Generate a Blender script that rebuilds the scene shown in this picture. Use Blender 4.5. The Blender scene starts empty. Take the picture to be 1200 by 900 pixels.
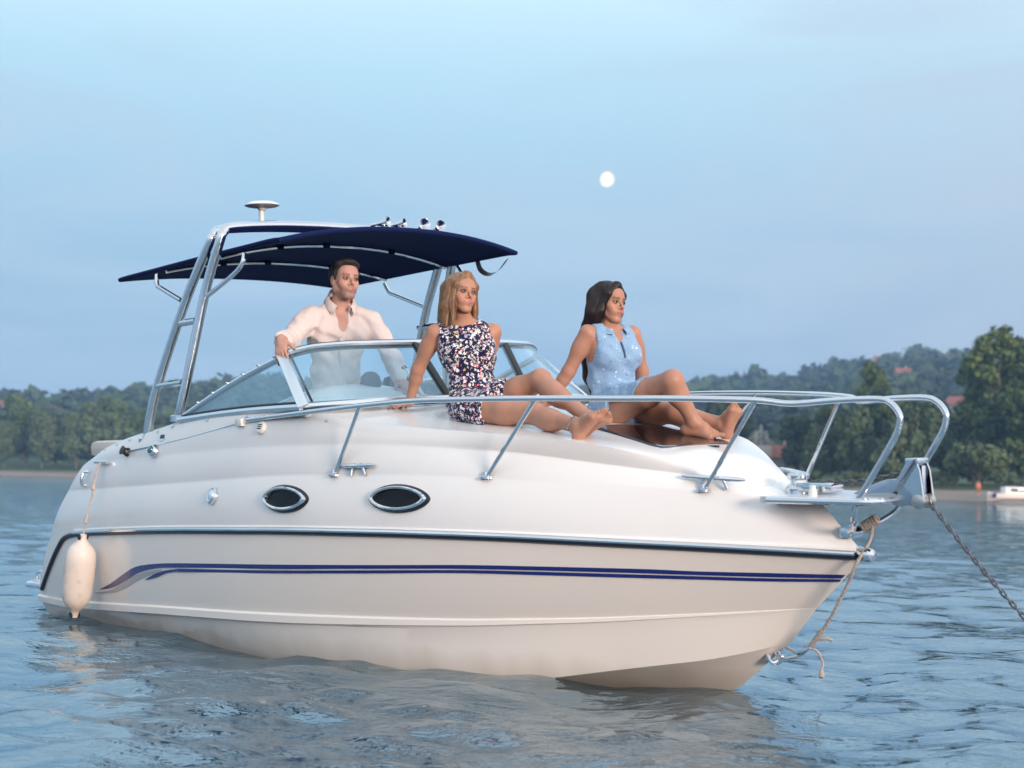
import bpy, bmesh, math, random
import numpy as np
from mathutils import Matrix, Vector
random.seed(7)
sc = bpy.context.scene
COL = sc.collection

# ---------------------------------------------------------------- camera
CAM_Z = 0.964
PITCH, ROLL = math.radians(3.67), math.radians(1.2)
fw = np.array([0, math.cos(PITCH), math.sin(PITCH)])
_u0 = np.array([0, -math.sin(PITCH), math.cos(PITCH)]); _r0 = np.array([1.0, 0, 0])
rt = math.cos(ROLL) * _r0 + math.sin(ROLL) * _u0
up = -math.sin(ROLL) * _r0 + math.cos(ROLL) * _u0
cam = bpy.data.cameras.new('camera'); cam_o = bpy.data.objects.new('camera', cam); COL.objects.link(cam_o)
cam_o.matrix_world = Matrix(((rt[0], up[0], -fw[0], 0), (rt[1], up[1], -fw[1], 0), (rt[2], up[2], -fw[2], CAM_Z), (0, 0, 0, 1)))
cam.sensor_width = 36; cam.lens = 54; cam.clip_start = 0.1; cam.clip_end = 30000
cam.dof.use_dof = True; cam.dof.focus_distance = 8.0; cam.dof.aperture_fstop = 3.0
sc.camera = cam_o

# ---------------------------------------------------------------- sky, sun, exposure
SUN_EL, SUN_AZ = math.radians(7.0), math.radians(146.0)      # azimuth clockwise from +Y (view direction): low behind the camera, to the right
world = bpy.data.worlds.new('World'); sc.world = world; world.use_nodes = True
nt = world.node_tree; nt.nodes.clear()
def N(t, **kw):
    n = nt.nodes.new(t)
    for k, v in kw.items(): setattr(n, k, v)
    return n
sky = N('ShaderNodeTexSky'); sky.sky_type = 'NISHITA'; sky.sun_disc = False
sky.sun_elevation = SUN_EL; sky.sun_rotation = SUN_AZ
sky.air_density = 1.0; sky.dust_density = 0.4; sky.ozone_density = 3.0
bg = N('ShaderNodeBackground'); bg.inputs['Strength'].default_value = 0.12
out = N('ShaderNodeOutputWorld')
def NL(a, b): nt.links.new(a, b)
def MATH(op, a, b=None, clamp=False):
    n = N('ShaderNodeMath', operation=op, use_clamp=clamp)
    for i, x in enumerate((a, b)):
        if x is None: continue
        if isinstance(x, (int, float)): n.inputs[i].default_value = x
        else: NL(x, n.inputs[i])
    return n.outputs[0]
def MIX(f, a, b):
    n = N('ShaderNodeMix', data_type='RGBA')
    for sock, x in ((n.inputs[0], f), (n.inputs[6], a), (n.inputs[7], b)):
        if isinstance(x, (int, float)): sock.default_value = x
        elif isinstance(x, tuple): sock.default_value = (*x, 1)
        else: NL(x, sock)
    return n.outputs[2]
tc = N('ShaderNodeTexCoord'); sep = N('ShaderNodeSeparateXYZ'); NL(tc.outputs['Generated'], sep.inputs[0])
# a thin, high, even veil of evening cloud over the clear sky: its colour by height above the horizon
ramp = N('ShaderNodeValToRGB'); NL(sep.outputs[2], ramp.inputs[0])
el = ramp.color_ramp.elements
VEIL = [(0.0, (.30, .375, .56)), (.05, (.285, .41, .58)), (.13, (.305, .475, .635)), (.26, (.46, .70, .82)), (.42, (.90, 1.08, 1.18)), (1.0, (1.0, 1.1, 1.2))]
while len(el) < len(VEIL): el.new(0.5)
for e, (p, c) in zip(el, VEIL): e.position = p; e.color = (*c, 1)
# soft streaks and patches in the veil
mp = N('ShaderNodeMapping'); mp.inputs['Scale'].default_value = (1.1, 1.1, 5.5); NL(tc.outputs['Generated'], mp.inputs[0])
nz = N('ShaderNodeTexNoise'); nz.inputs['Scale'].default_value = 2.3; nz.inputs['Detail'].default_value = 5; nz.inputs['Roughness'].default_value = .5; nz.inputs['Distortion'].default_value = .6
NL(mp.outputs[0], nz.inputs['Vector'])
patch = N('ShaderNodeMapRange', interpolation_type='SMOOTHSTEP'); NL(nz.outputs[0], patch.inputs[0])
patch.inputs[1].default_value = .40; patch.inputs[2].default_value = .64
veil = MIX(MATH('MULTIPLY', patch.outputs[0], .70), ramp.outputs[0], (.46, .585, .70))
# the low sky greys to mauve towards the right, away from the clear part
gx = N('ShaderNodeMapRange', interpolation_type='SMOOTHSTEP'); NL(sep.outputs[0], gx.inputs[0]); gx.inputs[1].default_value = -.02; gx.inputs[2].default_value = .42; gx.inputs[4].default_value = .95
gz = N('ShaderNodeMapRange', interpolation_type='SMOOTHSTEP'); NL(sep.outputs[2], gz.inputs[0]); gz.inputs[1].default_value = .34; gz.inputs[2].default_value = .0
veil = MIX(MATH('MULTIPLY', gx.outputs[0], gz.outputs[0]), veil, (.415, .455, .545))
# afterglow: the veil turns rosy towards the sunset
dot = N('ShaderNodeVectorMath', operation='DOT_PRODUCT'); NL(tc.outputs['Generated'], dot.inputs[0])
dot.inputs[1].default_value = (math.sin(SUN_AZ), math.cos(SUN_AZ), 0.08)
glow = MATH('POWER', MATH('MULTIPLY_ADD', dot.outputs['Value'], .5, ), 2.2)
glow.node.inputs[0].links[0].from_node.inputs[2].default_value = .5
low = MATH('POWER', MATH('SUBTRACT', 1.0, MATH('ABSOLUTE', sep.outputs[2]), True), 1.6)
veil = MIX(MATH('MULTIPLY', MATH('MULTIPLY', glow, low), .95, True), veil, (2.6, 2.15, 1.95))
vs = N('ShaderNodeVectorMath', operation='SCALE'); NL(veil, vs.inputs[0]); vs.inputs['Scale'].default_value = .955 / .12
NL(MIX(.88, sky.outputs[0], vs.outputs[0]), bg.inputs[0]); NL(bg.outputs[0], out.inputs[0])
sun = bpy.data.lights.new('sun', 'SUN'); sun_o = bpy.data.objects.new('sun', sun); COL.objects.link(sun_o)
sun.energy = 4.2; sun.angle = math.radians(16); sun.color = (1.0, 0.78, 0.62)
_d = Vector((math.sin(SUN_AZ) * math.cos(SUN_EL), math.cos(SUN_AZ) * math.cos(SUN_EL), math.sin(SUN_EL)))
sun_o.rotation_euler = _d.to_track_quat('Z', 'Y').to_euler()
sc.view_settings.view_transform = 'Standard'; sc.view_settings.look = 'None'
sc.view_settings.exposure = 0.43; sc.view_settings.gamma = 1.0
sc.cycles.max_bounces = 8; sc.cycles.transparent_max_bounces = 12; sc.cycles.volume_bounces = 0
sc.cycles.caustics_reflective = False; sc.cycles.caustics_refractive = False
# ---------------------------------------------------------------- helpers
S = 0.88                                                    # one boat unit in metres
TH, PH = math.radians(50), math.radians(4)                  # the boat's heading and its slight heel to starboard
AX = np.array([math.cos(TH), -math.sin(TH), 0.0])
_n0 = np.array([-math.sin(TH), -math.cos(TH), 0.0]); _z = np.array([0, 0, 1.0])
NV = math.cos(PH) * _n0 - math.sin(PH) * _z                 # to starboard
ZZ = math.cos(PH) * _z + math.sin(PH) * _n0                 # the boat's up
ORG = S * np.array([-2.6237, 12.8809, 0.0]) + np.array([0, 0, 0.04])
def W(p):
    """boat units -> world metres"""
    p = np.asarray(p, float); return ORG + S * (p[..., :1] * AX + p[..., 1:2] * NV + p[..., 2:3] * ZZ)
def LOC(p):
    """boat units -> the boat object's own metres (x forward, y to port, z up)"""
    p = np.asarray(p, float); return np.stack([p[..., 0], -p[..., 1], p[..., 2]], -1) * S

def nodes_of(m):
    m.use_nodes = True; t = m.node_tree; return t, t.nodes['Principled BSDF']
MATS = {}
def mat(name, col, rough=.5, metal=0.0, spec=.5, noise=None, bump=None, coat=0.0, sheen=0.0, trans=0.0, sss=0.0):
    """a Principled material; noise=(scale, second colour, low, high) mottles the colour, bump=(scale, strength, distance)"""
    if name in MATS: return MATS[name]
    m = bpy.data.materials.new(name); t, b = nodes_of(m)
    b.inputs['Base Color'].default_value = (*col, 1); b.inputs['Roughness'].default_value = rough; b.inputs['Metallic'].default_value = metal
    b.inputs['Specular IOR Level'].default_value = spec; b.inputs['Coat Weight'].default_value = coat; b.inputs['Coat Roughness'].default_value = .05
    b.inputs['Sheen Weight'].default_value = sheen
    if trans: b.inputs['Transmission Weight'].default_value = trans
    if sss: b.inputs['Subsurface Weight'].default_value = sss; b.inputs['Subsurface Radius'].default_value = (.012, .004, .002); b.inputs['Subsurface Scale'].default_value = 1.0
    tc = t.nodes.new('ShaderNodeTexCoord')
    if noise:
        sc_, c2, lo, hi = noise
        n = t.nodes.new('ShaderNodeTexNoise'); n.inputs['Scale'].default_value = sc_; n.inputs['Detail'].default_value = 6
        t.links.new(tc.outputs['Object'], n.inputs['Vector'])
        r = t.nodes.new('ShaderNodeMapRange'); r.inputs[1].default_value = lo; r.inputs[2].default_value = hi; t.links.new(n.outputs[0], r.inputs[0])
        x = t.nodes.new('ShaderNodeMix'); x.data_type = 'RGBA'; t.links.new(r.outputs[0], x.inputs[0])
        x.inputs[6].default_value = (*col, 1); x.inputs[7].default_value = (*c2, 1); t.links.new(x.outputs[2], b.inputs['Base Color'])
    if bump:
        n = t.nodes.new('ShaderNodeTexNoise'); n.inputs['Scale'].default_value = bump[0]; n.inputs['Detail'].default_value = 4
        t.links.new(tc.outputs['Object'], n.inputs['Vector'])
        bp = t.nodes.new('ShaderNodeBump'); bp.inputs['Strength'].default_value = bump[1]; bp.inputs['Distance'].default_value = bump[2]
        t.links.new(n.outputs[0], bp.inputs['Height']); t.links.new(bp.outputs[0], b.inputs['Normal'])
    MATS[name] = m; return m

class MB:
    """collects vertices and faces of one mesh"""
    def __init__(s): s.v = []; s.f = []; s.mi = []; s.n = 0; s.cur = 0
    def add(s, V, F):
        V = np.asarray(V, float); s.v.append(V)
        for f in F: s.f.append(tuple(int(i) + s.n for i in f)); s.mi.append(s.cur)
        s.n += len(V); return s
    def build(s, name, m, parent=None, smooth=True, angle=35, loc=None, link=True):
        me = bpy.data.meshes.new(name); me.from_pydata(np.concatenate(s.v).tolist(), [], s.f)
        for x in (m if isinstance(m, (list, tuple)) else [m]): me.materials.append(x)
        if len(set(s.mi)) > 1: me.polygons.foreach_set('material_index', s.mi)
        if smooth:
            me.polygons.foreach_set('use_smooth', [True] * len(me.polygons))
            if angle: me.set_sharp_from_angle(angle=math.radians(angle))
        me.update()
        o = bpy.data.objects.new(name, me); COL.objects.link(o)
        if parent is not None: o.parent = parent
        if loc is not None: o.location = loc
        return o
def tag(o, label=None, cat=None, group=None, kind=None):
    for k, v in (('label', label), ('category', cat), ('group', group), ('kind', kind)):
        if v: o[k] = v
    return o
def empty(name, loc=(0, 0, 0), rz=0.0):
    o = bpy.data.objects.new(name, None); COL.objects.link(o); o.location = loc; o.rotation_euler = (0, 0, rz); o.empty_display_size = .3
    return o
def smooth_path(P, n=8, closed=False):
    """Catmull-Rom through the points"""
    P = np.asarray(P, float); out = []
    k = len(P)
    for i in range(k if closed else k - 1):
        if closed: a, b, c, d = P[(i-1) % k], P[i], P[(i+1) % k], P[(i+2) % k]
        else: a, b, c, d = P[max(i-1, 0)], P[i], P[i+1], P[min(i+2, k-1)]
        for j in range(n):
            t = j / n
            out.append(.5 * ((2*b) + (c-a)*t + (2*a-5*b+4*c-d)*t*t + (3*b-a-3*c+d)*t**3))
    if not closed: out.append(P[-1])
    return np.array(out)
def tube(mb, P, r, n=10, closed=False, cap=True, flat=None):
    """round tube along points; r a number or one per point; flat=(axis, ratio) squashes it"""
    P = np.asarray(P, float); k = len(P); R = np.full(k, r) if np.isscalar(r) else np.asarray(r, float)
    T = np.gradient(P, axis=0) if not closed else np.roll(P, -1, 0) - np.roll(P, 1, 0)
    T /= np.linalg.norm(T, axis=1, keepdims=True) + 1e-12
    a = np.array([0, 0, 1.0]) if abs(T[0][2]) < .9 else np.array([1.0, 0, 0])
    nrm = np.cross(T[0], a); nrm /= np.linalg.norm(nrm); V = []
    for i in range(k):
        nrm = nrm - T[i] * (nrm @ T[i]); nrm /= np.linalg.norm(nrm) + 1e-12; bn = np.cross(T[i], nrm)
        for j in range(n):
            q = 2 * math.pi * j / n; V.append(P[i] + R[i] * (math.cos(q) * nrm + math.sin(q) * bn))
    F = []
    for i in range(k if closed else k - 1):
        i2 = (i + 1) % k
        for j in range(n): F.append((i*n + j, i*n + (j+1) % n, i2*n + (j+1) % n, i2*n + j))
    if cap and not closed:
        F.append(tuple(range(n - 1, -1, -1))); F.append(tuple((k-1)*n + j for j in range(n)))
    mb.add(V, F); return mb
def grid(mb, G, flip=False, closed_u=False, closed_v=False):
    """G[i][j] points -> quads"""
    G = np.asarray(G, float); a, b = G.shape[:2]; F = []
    for i in range(a if closed_u else a - 1):
        for j in range(b if closed_v else b - 1):
            i2, j2 = (i+1) % a, (j+1) % b
            q = (i*b + j, i*b + j2, i2*b + j2, i2*b + j)
            F.append(q[::-1] if flip else q)
    mb.add(G.reshape(-1, 3), F); return mb
def box(mb, c, h, R=None, bev=0.0):
    """box with half sizes h, optional 3x3 axes R (rows) and a bevel"""
    bm = bmesh.new(); bmesh.ops.create_cube(bm, size=2.0)
    for v in bm.verts: v.co = Vector((v.co.x * h[0], v.co.y * h[1], v.co.z * h[2]))
    if bev: bmesh.ops.bevel(bm, geom=bm.edges[:] + bm.verts[:], offset=bev, segments=2, profile=.6, affect='EDGES')
    bm.verts.ensure_lookup_table(); V = np.array([v.co[:] for v in bm.verts])
    if R is not None: V = V @ np.asarray(R)
    bm.verts.index_update(); mb.add(V + np.asarray(c), [[v.index for v in f.verts] for f in bm.faces]); bm.free(); return mb
def lathe(mb, prof, n=20, c=(0, 0, 0), R=None):
    """profile [(r, z)] turned about z, axes R (rows)"""
    V = []
    for r, z in prof:
        for j in range(n): V.append((r * math.cos(2*math.pi*j/n), r * math.sin(2*math.pi*j/n), z))
    V = np.array(V)
    if R is not None: V = V @ np.asarray(R)
    F = []
    for i in range(len(prof) - 1):
        for j in range(n): F.append((i*n + j, i*n + (j+1) % n, (i+1)*n + (j+1) % n, (i+1)*n + j))
    if prof[0][0] > 1e-5: F.append(tuple(range(n - 1, -1, -1)))
    if prof[-1][0] > 1e-5: F.append(tuple((len(prof)-1)*n + j for j in range(n)))
    mb.add(V + np.asarray(c), F); return mb
def frame_from(z, x=(1, 0, 0)):
    z = np.asarray(z, float); z = z / np.linalg.norm(z); x = np.asarray(x, float); x = x - z * (x @ z)
    if np.linalg.norm(x) < 1e-6: x = np.array([0, 1.0, 0]) - z * z[1]
    x = x / np.linalg.norm(x); return np.array([x, np.cross(z, x), z])
# ================================================================ water, banks, hills
rng = np.random.default_rng(11)
def shore_r(az):                                              # distance to the far waterline by bearing (degrees)
    return np.interp(az, [-100, -60, -18, -8, 0, 8, 13, 18, 30, 60, 100], [620, 560, 390, 350, 290, 215, 182, 172, 150, 130, 120])
m = bpy.data.materials.new('water'); t, b = nodes_of(m)
b.inputs['Base Color'].default_value = (.012, .036, .055, 1); b.inputs['Roughness'].default_value = .03; b.inputs['IOR'].default_value = 1.45
b.inputs['Specular IOR Level'].default_value = .5
tc = t.nodes.new('ShaderNodeTexCoord'); cd = t.nodes.new('ShaderNodeCameraData')
def wnoise(scale, detail, sx, sy):
    mpn = t.nodes.new('ShaderNodeMapping'); mpn.inputs['Scale'].default_value = (sx, sy, 1); mpn.inputs['Rotation'].default_value = (0, 0, math.radians(12))
    t.links.new(tc.outputs['Object'], mpn.inputs[0])
    n = t.nodes.new('ShaderNodeTexNoise'); n.inputs['Scale'].default_value = scale; n.inputs['Detail'].default_value = detail; n.inputs['Roughness'].default_value = .55; n.inputs['Distortion'].default_value = .4
    t.links.new(mpn.outputs[0], n.inputs['Vector']); return n.outputs[0]
b1 = t.nodes.new('ShaderNodeBump'); b1.inputs['Strength'].default_value = .8; b1.inputs['Distance'].default_value = .035; t.links.new(wnoise(4.6, 4, .7, 1.2), b1.inputs['Height'])
b2 = t.nodes.new('ShaderNodeBump'); b2.inputs['Strength'].default_value = .5; b2.inputs['Distance'].default_value = .010; t.links.new(wnoise(13, 2, .8, 1.15), b2.inputs['Height'])
t.links.new(b1.outputs[0], b2.inputs['Normal'])
# capillary ripples as a slope field, so that far water keeps its sparkle
sl = t.nodes.new('ShaderNodeTexNoise'); sl.inputs['Scale'].default_value = 6.5; sl.inputs['Detail'].default_value = 2; sl.inputs['Roughness'].default_value = .6
mpn = t.nodes.new('ShaderNodeMapping'); mpn.inputs['Scale'].default_value = (.55, 1.25, 1); t.links.new(tc.outputs['Object'], mpn.inputs[0]); t.links.new(mpn.outputs[0], sl.inputs['Vector'])
sv = t.nodes.new('ShaderNodeVectorMath'); sv.operation = 'SUBTRACT'; t.links.new(sl.outputs[1], sv.inputs[0]); sv.inputs[1].default_value = (.5, .5, .5)
sm = t.nodes.new('ShaderNodeVectorMath'); sm.operation = 'MULTIPLY'; t.links.new(sv.outputs[0], sm.inputs[0]); sm.inputs[1].default_value = (.22, .48, 0)
sa = t.nodes.new('ShaderNodeVectorMath'); sa.operation = 'ADD'; t.links.new(b2.outputs[0], sa.inputs[0]); t.links.new(sm.outputs[0], sa.inputs[1])
sn = t.nodes.new('ShaderNodeVectorMath'); sn.operation = 'NORMALIZE'; t.links.new(sa.outputs[0], sn.inputs[0]); t.links.new(sn.outputs[0], b.inputs['Normal'])
gl = t.nodes.new('ShaderNodeBsdfGlossy'); gl.inputs['Color'].default_value = (.60, .84, 1.0, 1); gl.inputs['Roughness'].default_value = .04; t.links.new(sn.outputs[0], gl.inputs['Normal'])
mx = t.nodes.new('ShaderNodeMixShader'); mx.inputs[0].default_value = .30; t.links.new(b.outputs[0], mx.inputs[1]); t.links.new(gl.outputs[0], mx.inputs[2])
t.links.new(mx.outputs[0], [n for n in t.nodes if n.type == 'OUTPUT_MATERIAL'][0].inputs[0])
M_WATER = m
# wave sheet: a fan of rings that widen with distance, so near ripples are real geometry
azs = np.radians(np.linspace(-75, 75, 1150)); rs = 2.6 * 1.0105 ** np.arange(0, 570); rs = rs[rs < 760]
RR_, AA_ = np.meshgrid(rs, azs, indexing='ij'); X = RR_ * np.sin(AA_); Y = RR_ * np.cos(AA_); Z = np.zeros_like(X)
SX = np.zeros_like(X); SY = np.zeros_like(X)
cell = RR_ * 0.0105
for i in range(80):
    lam = .16 * (3.4 / .16) ** rng.random(); k = 2 * math.pi / lam
    th = math.radians(-68 + rng.normal(0, 42)); kx, ky = k * math.cos(th), k * math.sin(th); ph = rng.random() * 6.28
    amp = .0068 * lam ** .85 * (1.5 if lam < .7 else 1.0 if lam < 1.2 else .33)
    gate = np.clip((lam / cell - 2.5) / 3, 0, 1)
    wx = .25 * np.sin(.9 * Y + ph) + .2 * np.sin(.55 * X + 2.1 * ph)
    a_ = kx * (X + wx) + ky * Y + ph
    mod = .55 + .45 * np.sin(.37 * k * (X * math.cos(th + 1.2) + Y * math.sin(th + 1.2)) * .35 + 3 * ph)
    Z += amp * gate * mod * (np.sin(a_) + .22 * np.sin(2 * a_ + .6))
# calmer, fuller water in the boat's lee
nr, na = X.shape
idx = np.arange(nr * na).reshape(nr, na)
quads = np.stack([idx[:-1, :-1], idx[:-1, 1:], idx[1:, 1:], idx[1:, :-1]], -1).reshape(-1, 4)[:, ::-1]
me = bpy.data.meshes.new('water'); V = np.stack([X, Y, Z], -1).reshape(-1, 3)
me.vertices.add(len(V)); me.vertices.foreach_set('co', V.ravel().astype(np.float32))
me.loops.add(quads.size); me.loops.foreach_set('vertex_index', quads.ravel().astype(np.int32))
me.polygons.add(len(quads)); me.polygons.foreach_set('loop_start', np.arange(0, quads.size, 4, dtype=np.int32)); me.polygons.foreach_set('loop_total', np.full(len(quads), 4, np.int32))
me.update(calc_edges=True); me.polygons.foreach_set('use_smooth', [True] * len(quads)); me.materials.append(M_WATER)
o = bpy.data.objects.new('water', me); COL.objects.link(o); tag(o, kind='structure')
# the still sheet of river outside the wave fan
mb = MB(); Rw = 900
mb.add([(-Rw, -Rw, -.16), (Rw, -Rw, -.16), (Rw, Rw, -.16), (-Rw, Rw, -.16)], [(0, 1, 2, 3)])
tag(mb.build('river', M_WATER), kind='structure')

# land: river bed, sand bank, meadow, then hills
def hill_r(az): return np.interp(az, [-40, -18, 0, 10, 18, 40], [800, 850, 1000, 1150, 1150, 1100])
PXH = [(-60, 90), (-30, 92), (-18.4, 91), (-16, 95), (-14, 104), (-9.5, 126), (-4, 124), (0, 118), (3.2, 125), (5.7, 131), (8.5, 139), (10.7, 143), (12.2, 157), (14.3, 169), (15.5, 172), (17, 163), (18.5, 168), (30, 160), (60, 120)]
def hill_top(az):
    a, h = zip(*PXH); return (np.interp(az, a, h) - 20) / 1800 * hill_r(az) - 9.0
def vnoise(x, y, s):
    return (np.sin(x * s * 1.3 + 2.1 * np.sin(y * s * .7)) + np.sin(y * s * 1.1 + 1.7 * np.sin(x * s * .9 + 1)) + np.sin((x + y) * s * .63 + 4)) / 3
def terrain(az, r):
    s0 = shore_r(az); d = r - s0; hr = hill_r(az)
    left = np.clip((2 - az) / 8, 0, 1)
    z = np.where(d < 0, np.maximum(d * .03, -2.0), 0)
    beach = np.interp(d, [0, 2, 14, 26, 60], [0, .18, .95, 1.25, 2.2]) * (1 + .9 * left)
    k = np.clip((r - s0 - 70) / (hr - s0 - 70), 0, 1); k = k * k * (3 - 2 * k)
    z = np.where(d > 0, beach + k * (hill_top(az) - 3), z)
    x, y = r * np.sin(np.radians(az)), r * np.cos(np.radians(az))
    z = z + np.where(d > 40, 1, 0) * vnoise(x, y, .012) * 3.2 * k
    z = z - np.clip((r - hr - 150) / 1500, 0, 1) * hill_top(az) * .9
    return z
azl = np.linspace(-75, 75, 420); rl = np.concatenate([np.linspace(-12, 0, 5), np.linspace(1, 40, 24), np.linspace(45, 140, 14)])
rr2 = np.linspace(0, 1, 70)[1:] ** 1.4
A2 = np.repeat(azl[None], len(rl) + len(rr2), 0)
R2 = np.concatenate([shore_r(azl)[None] + rl[:, None], shore_r(azl)[None] + 140 + rr2[:, None] * (3600 - shore_r(azl)[None])], 0)
wob = 1.6 * np.sin(azl * 1.7) + .8 * np.sin(azl * 5.1 + 1)
Z2 = terrain(A2, R2 + 0); R2w = R2 + wob[None]
G = np.stack([R2w * np.sin(np.radians(A2)), R2w * np.cos(np.radians(A2)), Z2], -1)
m = bpy.data.materials.new('land'); t, b = nodes_of(m); b.inputs['Roughness'].default_value = .95; b.inputs['Specular IOR Level'].default_value = .1
tc = t.nodes.new('ShaderNodeTexCoord'); sp_ = t.nodes.new('ShaderNodeSeparateXYZ'); t.links.new(tc.outputs['Object'], sp_.inputs[0])
n1 = t.nodes.new('ShaderNodeTexNoise'); n1.inputs['Scale'].default_value = .35; n1.inputs['Detail'].default_value = 8; t.links.new(tc.outputs['Object'], n1.inputs['Vector'])
n2 = t.nodes.new('ShaderNodeTexNoise'); n2.inputs['Scale'].default_value = .012; n2.inputs['Detail'].default_value = 3; t.links.new(tc.outputs['Object'], n2.inputs['Vector'])
hz = t.nodes.new('ShaderNodeMath'); hz.operation = 'MULTIPLY_ADD'; t.links.new(n1.outputs[0], hz.inputs[0]); hz.inputs[1].default_value = .55; t.links.new(sp_.outputs[2], hz.inputs[2])
rp = t.nodes.new('ShaderNodeMapRange'); rp.inputs[1].default_value = 1.25; rp.inputs[2].default_value = 1.75; t.links.new(hz.outputs[0], rp.inputs[0])
sand = t.nodes.new('ShaderNodeMix'); sand.data_type = 'RGBA'; t.links.new(n1.outputs[0], sand.inputs[0]); sand.inputs[6].default_value = (.20, .165, .14, 1); sand.inputs[7].default_value = (.33, .27, .225, 1)
gr = t.nodes.new('ShaderNodeMix'); gr.data_type = 'RGBA'; t.links.new(n2.outputs[0], gr.inputs[0]); gr.inputs[6].default_value = (.05, .075, .035, 1); gr.inputs[7].default_value = (.10, .13, .06, 1)
fm = t.nodes.new('ShaderNodeMix'); fm.data_type = 'RGBA'; t.links.new(rp.outputs[0], fm.inputs[0]); t.links.new(sand.outputs[2], fm.inputs[6]); t.links.new(gr.outputs[2], fm.inputs[7])
t.links.new(fm.outputs[2], b.inputs['Base Color'])
M_LAND = m
mb = MB(); grid(mb, G, flip=True); tag(mb.build('hills', m, angle=0), kind='structure')
def ground_at(az, r): return float(terrain(np.array(az), np.array(float(r))))
def place(az, r, dz=0.0):
    return (r * math.sin(math.radians(az)), r * math.cos(math.radians(az)), ground_at(az, r) + dz)
def az_of(px): return math.degrees(math.atan((px - 600) / 1800))

# ---------------------------------------------------------------- trees
def leaf_mat(name, c1, c2):
    m = bpy.data.materials.new(name); t, b = nodes_of(m); b.inputs['Roughness'].default_value = .75; b.inputs['Specular IOR Level'].default_value = .2
    oi = t.nodes.new('ShaderNodeObjectInfo'); tc = t.nodes.new('ShaderNodeTexCoord')
    n = t.nodes.new('ShaderNodeTexNoise'); n.inputs['Scale'].default_value = .55; n.inputs['Detail'].default_value = 3; t.links.new(tc.outputs['Object'], n.inputs['Vector'])
    a = t.nodes.new('ShaderNodeMath'); a.operation = 'MULTIPLY_ADD'; t.links.new(oi.outputs['Random'], a.inputs[0]); a.inputs[1].default_value = .5; a.inputs[2].default_value = -.25
    s = t.nodes.new('ShaderNodeMath'); s.use_clamp = True; t.links.new(n.outputs[0], s.inputs[0]); t.links.new(a.outputs[0], s.inputs[1])
    x = t.nodes.new('ShaderNodeMix'); x.data_type = 'RGBA'; t.links.new(s.outputs[0], x.inputs[0]); x.inputs[6].default_value = (*c1, 1); x.inputs[7].default_value = (*c2, 1)
    t.links.new(x.outputs[2], b.inputs['Base Color']); return m
M_LEAF = [leaf_mat('willow_leaves', (.06, .095, .045), (.135, .17, .085)), leaf_mat('poplar_leaves', (.05, .092, .03), (.12, .16, .05)), leaf_mat('oak_leaves', (.038, .072, .028), (.095, .13, .045)), leaf_mat('dark_leaves', (.025, .05, .03), (.06, .085, .04))]
M_BARK = mat('bark', (.11, .085, .065), .9, noise=(3, (.2, .17, .14), .4, .7))
def crown_verts(lobes, n, leaf):
    """small leaf sprays on and in the lobes (centre, radii)"""
    vol = np.array([np.prod(l[1]) ** .67 for l in lobes]); pick = rng.choice(len(lobes), n, p=vol / vol.sum())
    V = []; F = []
    for i, j in enumerate(pick):
        c, R = lobes[j]; d = rng.normal(size=3); d /= np.linalg.norm(d)
        rad = .72 + .34 * rng.random() ** .6 if rng.random() < .8 else rng.random()
        rad *= 1 + .16 * math.sin(5 * d[0] + 3 * j) * math.sin(6 * d[2] + j)
        p = np.array(c) + d * R * rad
        nrm = d + rng.normal(0, .55, 3); nrm /= np.linalg.norm(nrm)
        a = np.cross(nrm, rng.normal(size=3)); a /= np.linalg.norm(a); b_ = np.cross(nrm, a)
        s = leaf * (.6 + .8 * rng.random()); k = len(V)
        V += [p - a*s - b_*s*.35, p - b_*s*.8, p + a*s - b_*s*.2, p + a*s*.5 + b_*s*.7, p - a*s*.6 + b_*s*.6]
        F.append((k, k+1, k+2, k+3, k+4))
    return V, F
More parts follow.
